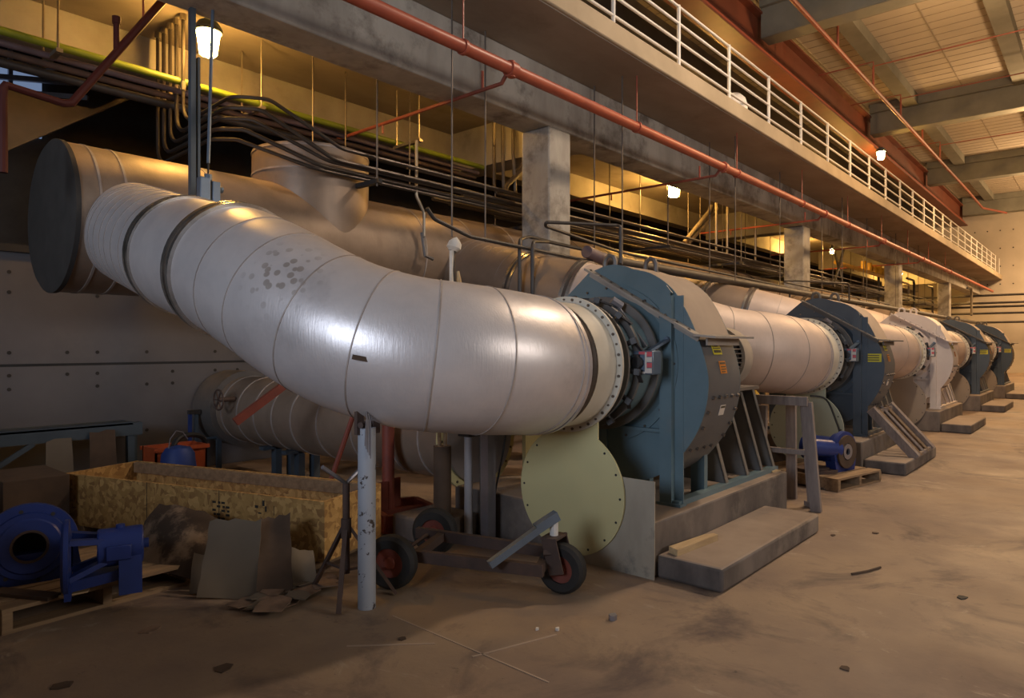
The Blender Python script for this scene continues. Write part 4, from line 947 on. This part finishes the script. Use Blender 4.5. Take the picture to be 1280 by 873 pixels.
# rack, boards, bin, bag, clamps by the wall
t=thing('rack_beam_bench','low blue-grey steel rack bench against the left wall','rack',(1.9,8.4,0))
mb=MB(); mb.box((.3,8.35,.58),(3.1,8.42,.72)); mb.box((.3,8.6,.58),(3.18,8.66,.70)); mb.box((.3,8.35,.70),(3.0,8.66,.73))
mb.build('beam',M['rackblue'],t)
for x in (.9,2.95): 
    mb=MB(); mb.box((x,8.36,0),(x+.07,8.44,.6)); mb.box((x+.11,8.56,0),(x+.17,8.64,.6)); mb.build('leg',M['rackblue'],t)
mb=MB(); mb.bar((1.25,8.37,.05),(2.05,8.37,.58),.03,.05); mb.bar((1.30,8.40,.56),(2.0,8.40,.06),.03,.05); mb.build('brace',M['rackblue'],t)
sheet('leaning_board','pale grey board leaning on the rack bench','board',[(2.12,8.20,0),(2.36,8.16,0),(2.38,8.32,.62),(2.15,8.33,.60)],'card',.012,3,.0,2)
sheet('leaning_board','brown cardboard leaning on the rack bench, right of the pale board','board',[(2.52,8.20,.0),(2.78,8.16,.0),(2.80,8.32,.66),(2.55,8.33,.66)],'brown',.012,3,.0,4)
t=thing('tote_bin','orange-red bin by the left wall behind the crate','bin',(3.15,7.75,0))
mb=MB()
x0,x1,y0,y1,z0,z1=2.95,3.5,7.6,7.95,.0,.50
mb.box((x0,y0,0),(x1,y1,.02)); mb.box((x0,y0,0),(x0+.02,y1,z1)); mb.box((x1-.02,y0,0),(x1,y1,z1)); mb.box((x0,y0,0),(x1,y0+.02,z1)); mb.box((x0,y1-.02,0),(x1,y1,z1)); mb.box((x0-.02,y0-.02,z1-.04),(x1+.02,y0,z1)); mb.box((x0-.02,y1,z1-.04),(x1+.02,y1+.02,z1))
mb.build('tub',M['bin'],t)
t=thing('canvas_bag','blue bag resting against the orange-red bin','bag',(3.1,7.4,0))
mb=MB(); mb.lathe((3.10,7.40,0),(0,0,1),[(0,.001),(0,.16),(.05,.185),(.3,.18),(.46,.16),(.52,.12),(.55,.001)],20); mb.build('body',M['bag'],t)
MB().sweep([(3.0,7.4,.5),(3.02,7.4,.62),(3.08,7.4,.70),(3.15,7.4,.68),(3.2,7.4,.6)],.006,6).build('handle',M['strut'],t)
tag(MB().sweep(smoothpath([(3.1,7.55,.50),(3.2,7.6,.60),(3.4,7.7,.60),(3.55,7.78,.52),(3.56,7.8,.3)],5),.028,8).build('black_hose',M['hose']),'thick black hose draped over the orange-red bin','hose')
t=thing('bar_clamp','pair of blue bar clamps standing against the left wall','clamp',(3.85,8.7,0))
for x in (3.78,3.86): MB().box((x,8.70,.0),(x+.035,8.74,.76)).build('bar',M['bag'] if x<3.8 else M['rackblue'],t)
MB().cbox((3.84,8.70,.76),(.14,.06,.05)).build('jaw',M['dark'],t)
t=thing('wall_rail','low dark pipe rail on a short post along the left wall','rail',(4.1,8.6,0))
MB().cyl((3.9,8.6,.42),(6.5,8.6,.42),.018,8).build('rail',M['rackblue'],t); MB().box((4.08,8.58,0),(4.14,8.62,.6)).build('post',M['rackblue'],t)

# cloth-wrapped post on top of the duct
t=thing('wrapped_post','thin post wrapped in white rags standing behind the big duct','post',(3.82,3.95,1.0))
MB().cyl((3.82,3.98,1.2),(3.82,3.98,2.40),.02,10).build('pole',M['dark'],t)
mb=MB(); mb.lathe((3.82,3.98,2.36),(0.25,-.15,1),[(0,.035),(.03,.06),(.07,.055),(.10,.03),(.12,.001)],9); mb.build('rag_cap',M['cloth'],t)
mb=MB(); mb.lathe((3.80,3.96,1.85),(0,0,1),[(0,.03),(.0,.05),(.12,.04),(.22,.02)],7); mb.sweep([(3.80,3.97,2.36),(3.785,3.96,2.2),(3.79,3.96,2.05)],[.02,.015,.02],6); mb.build('rag',M['cloth'],t)
MB().sweep([(3.86,3.96,2.2),(3.87,3.95,2.05),(3.86,3.95,1.9)],[.012,.03,.03],7).build('tan_rag',M['board'],t)

# ------------------------------------------------------------------ litter on the open floor
def bit(x,y,s,label,m='brown',h=.006,seed=0,name='floor_debris'):
    r_=random.Random(seed); pts=[(x+s*math.cos(a)*(.6+.6*r_.random()),y+s*.8*math.sin(a)*(.6+.6*r_.random()),0.0005) for a in [2*PI*i/6 for i in range(6)]]
    tag(MB().prism(pts,(0,0,h)).build(name,M[m]),label,'debris')
bit(5.13,.70,.045,'small black scrap lying alone on the open floor','rubber',.006,1)
tag(MB().sweep([(5.13,1.35,.009),(5.27,1.28,.010),(5.42,1.235,.009)],.008,6).build('wood_stick',M['brown']),'thin dark stick lying on the open floor','stick')
bit(6.4,1.5,.04,'brown crumb of debris beyond the stick',seed=3); bit(6.1,1.75,.03,'tiny brown crumb of debris near the far corner of the step',seed=4)
bit(3.62,.98,.03,'small dark chip near the lower right of the floor',seed=5)
bit(3.38,2.18,.03,'grey pebble in front of the cart','strut',.03,6,'pebble'); bit(3.05,2.33,.018,'white pebble left of the grey one','white',.015,7,'pebble'); bit(2.98,2.42,.012,'tiny white pebble on the floor by the cart','white',.012,8,'pebble')
bit(1.55,4.05,.06,'brown flat scrap on the floor in front of the left pallet','scrap',.006,9); bit(1.02,3.7,.05,'dark scrap at the lower left corner of the floor','brown',.006,10); bit(1.6,3.3,.06,'dark brown patch of debris on the left floor','brown',.004,11); bit(2.4,2.9,.03,'dark crumb beside the pale joint line','brown',.005,12)

# end-of-hall pipework
for i,(y0,y1,z,lb) in enumerate(((2.5,8.8,4.35,'highest dark pipe crossing in front of the end wall'),(2.8,8.8,3.95,'second dark pipe crossing in front of the end wall'),(2.5,8.8,3.75,'third dark pipe crossing in front of the end wall'),(2.5,8.8,3.4,'fourth dark pipe crossing in front of the end wall'),(2.5,8.8,2.9,'lowest dark pipe crossing in front of the end wall'))):
    tag(MB().cyl((45.5+.3*i,y0,z),(45.5+.3*i,y1,z),.06,8).build('cross_pipe',M['dark']),lb,'pipe')
for i,(x,y) in enumerate(((30,6.9),(33,7.2),(36,6.8),(38,7.4),(41,6.9),(42.5,5.4),(44,5.6))):
    tag(MB().sweep(fillet([(x,y,3.2),(x,y,4.6),(x-1.5,y,4.6)],.2),.05,8).build('hooked_pipe',M['condg'] if i%2 else M['dark']),'hooked pipe among the far pipework under the mezzanine','pipe','hooked pipes under the far mezzanine')
t=thing('yellow_header','yellow pipe run with five upright stubs beyond the second column','pipe',(28,6.8,4.4))
MB().cyl((24,6.8,4.35),(31,6.8,4.35),.07,10).build('tube',M['yellow'],t)
for k in range(5): MB().cyl((27.4+.75*k,6.8,4.35),(27.4+.75*k,6.8,4.70),.10,10).build('stub',M['yellow'],t)
t=thing('cross_brace','dark X brace under the mezzanine just past the second column','brace',(23.9,6.7,3.7))
for p,q in (((23.4,6.7,3.5),(24.6,6.7,4.9)),((24.6,6.72,3.5),(23.4,6.72,4.9))): MB().bar(p,q,.05,.09).build('diagonal',M['dark'],t)

# ------------------------------------------------------------------ lights
def light(kind,name,loc,energy,color,size=1.,target=None,sy=None,spot=None,blend=.6):
    l=bpy.data.lights.new(name,kind); l.energy=energy; l.color=color
    if kind=='AREA':
        l.shape='RECTANGLE'; l.size=size; l.size_y=sy or size
    else: l.shadow_soft_size=size
    if spot: l.spot_size=R(spot); l.spot_blend=blend
    o=bpy.data.objects.new(name,l); C.objects.link(o); o.location=loc
    if target is not None: o.rotation_euler=(V(target)-V(loc)).to_track_quat('-Z','Y').to_euler()
    return o
light('AREA','daylight_window',(-8.9,.5,3.9),600,(.74,.83,1.0),3.6,(5,2.5,2.2),3.6)
light('AREA','side_fill_light',(6,-8.8,4.6),480,(1.0,.90,.82),6.0,(4.5,3,1.8),2.4)  # added soft fill from the aisle side, no opening behind it
HB=(1.0,.66,.34)
for x,y,e in ((10,1.0,950),(18,1.2,1200),(28,1.2,1400),(38,1.2,1700),(45,-.5,3000)):
    HB=(1.0,.77,.56) if x<11 else (1.0,.62,.30)
    light('SPOT','high_bay_lamp',(x,y,8.7),e*.8,HB,.2,(x,y,0),spot=155,blend=.5)
    light('POINT','high_bay_glow',(x,y,8.3),e*.45,HB,.2)
w=bpy.data.worlds.new('w'); bpy.context.scene.world=w; w.use_nodes=True
w.node_tree.nodes['Background'].inputs[0].default_value=(.5,.5,.6,1); w.node_tree.nodes['Background'].inputs[1].default_value=.02

# ------------------------------------------------------------------ camera
cd=bpy.data.cameras.new('camera'); cd.sensor_width=36; cd.lens=853/1280*36; cd.shift_y=-.0035
cam=bpy.data.objects.new('camera',cd); C.objects.link(cam); cam.location=(0,0,1.6)
cam.rotation_euler=(R(90),0,R(41.2-90)); cd.clip_end=200
s=bpy.context.scene; s.camera=cam
s.view_settings.view_transform='Standard'; s.view_settings.look='None'; s.view_settings.exposure=0; s.view_settings.gamma=1
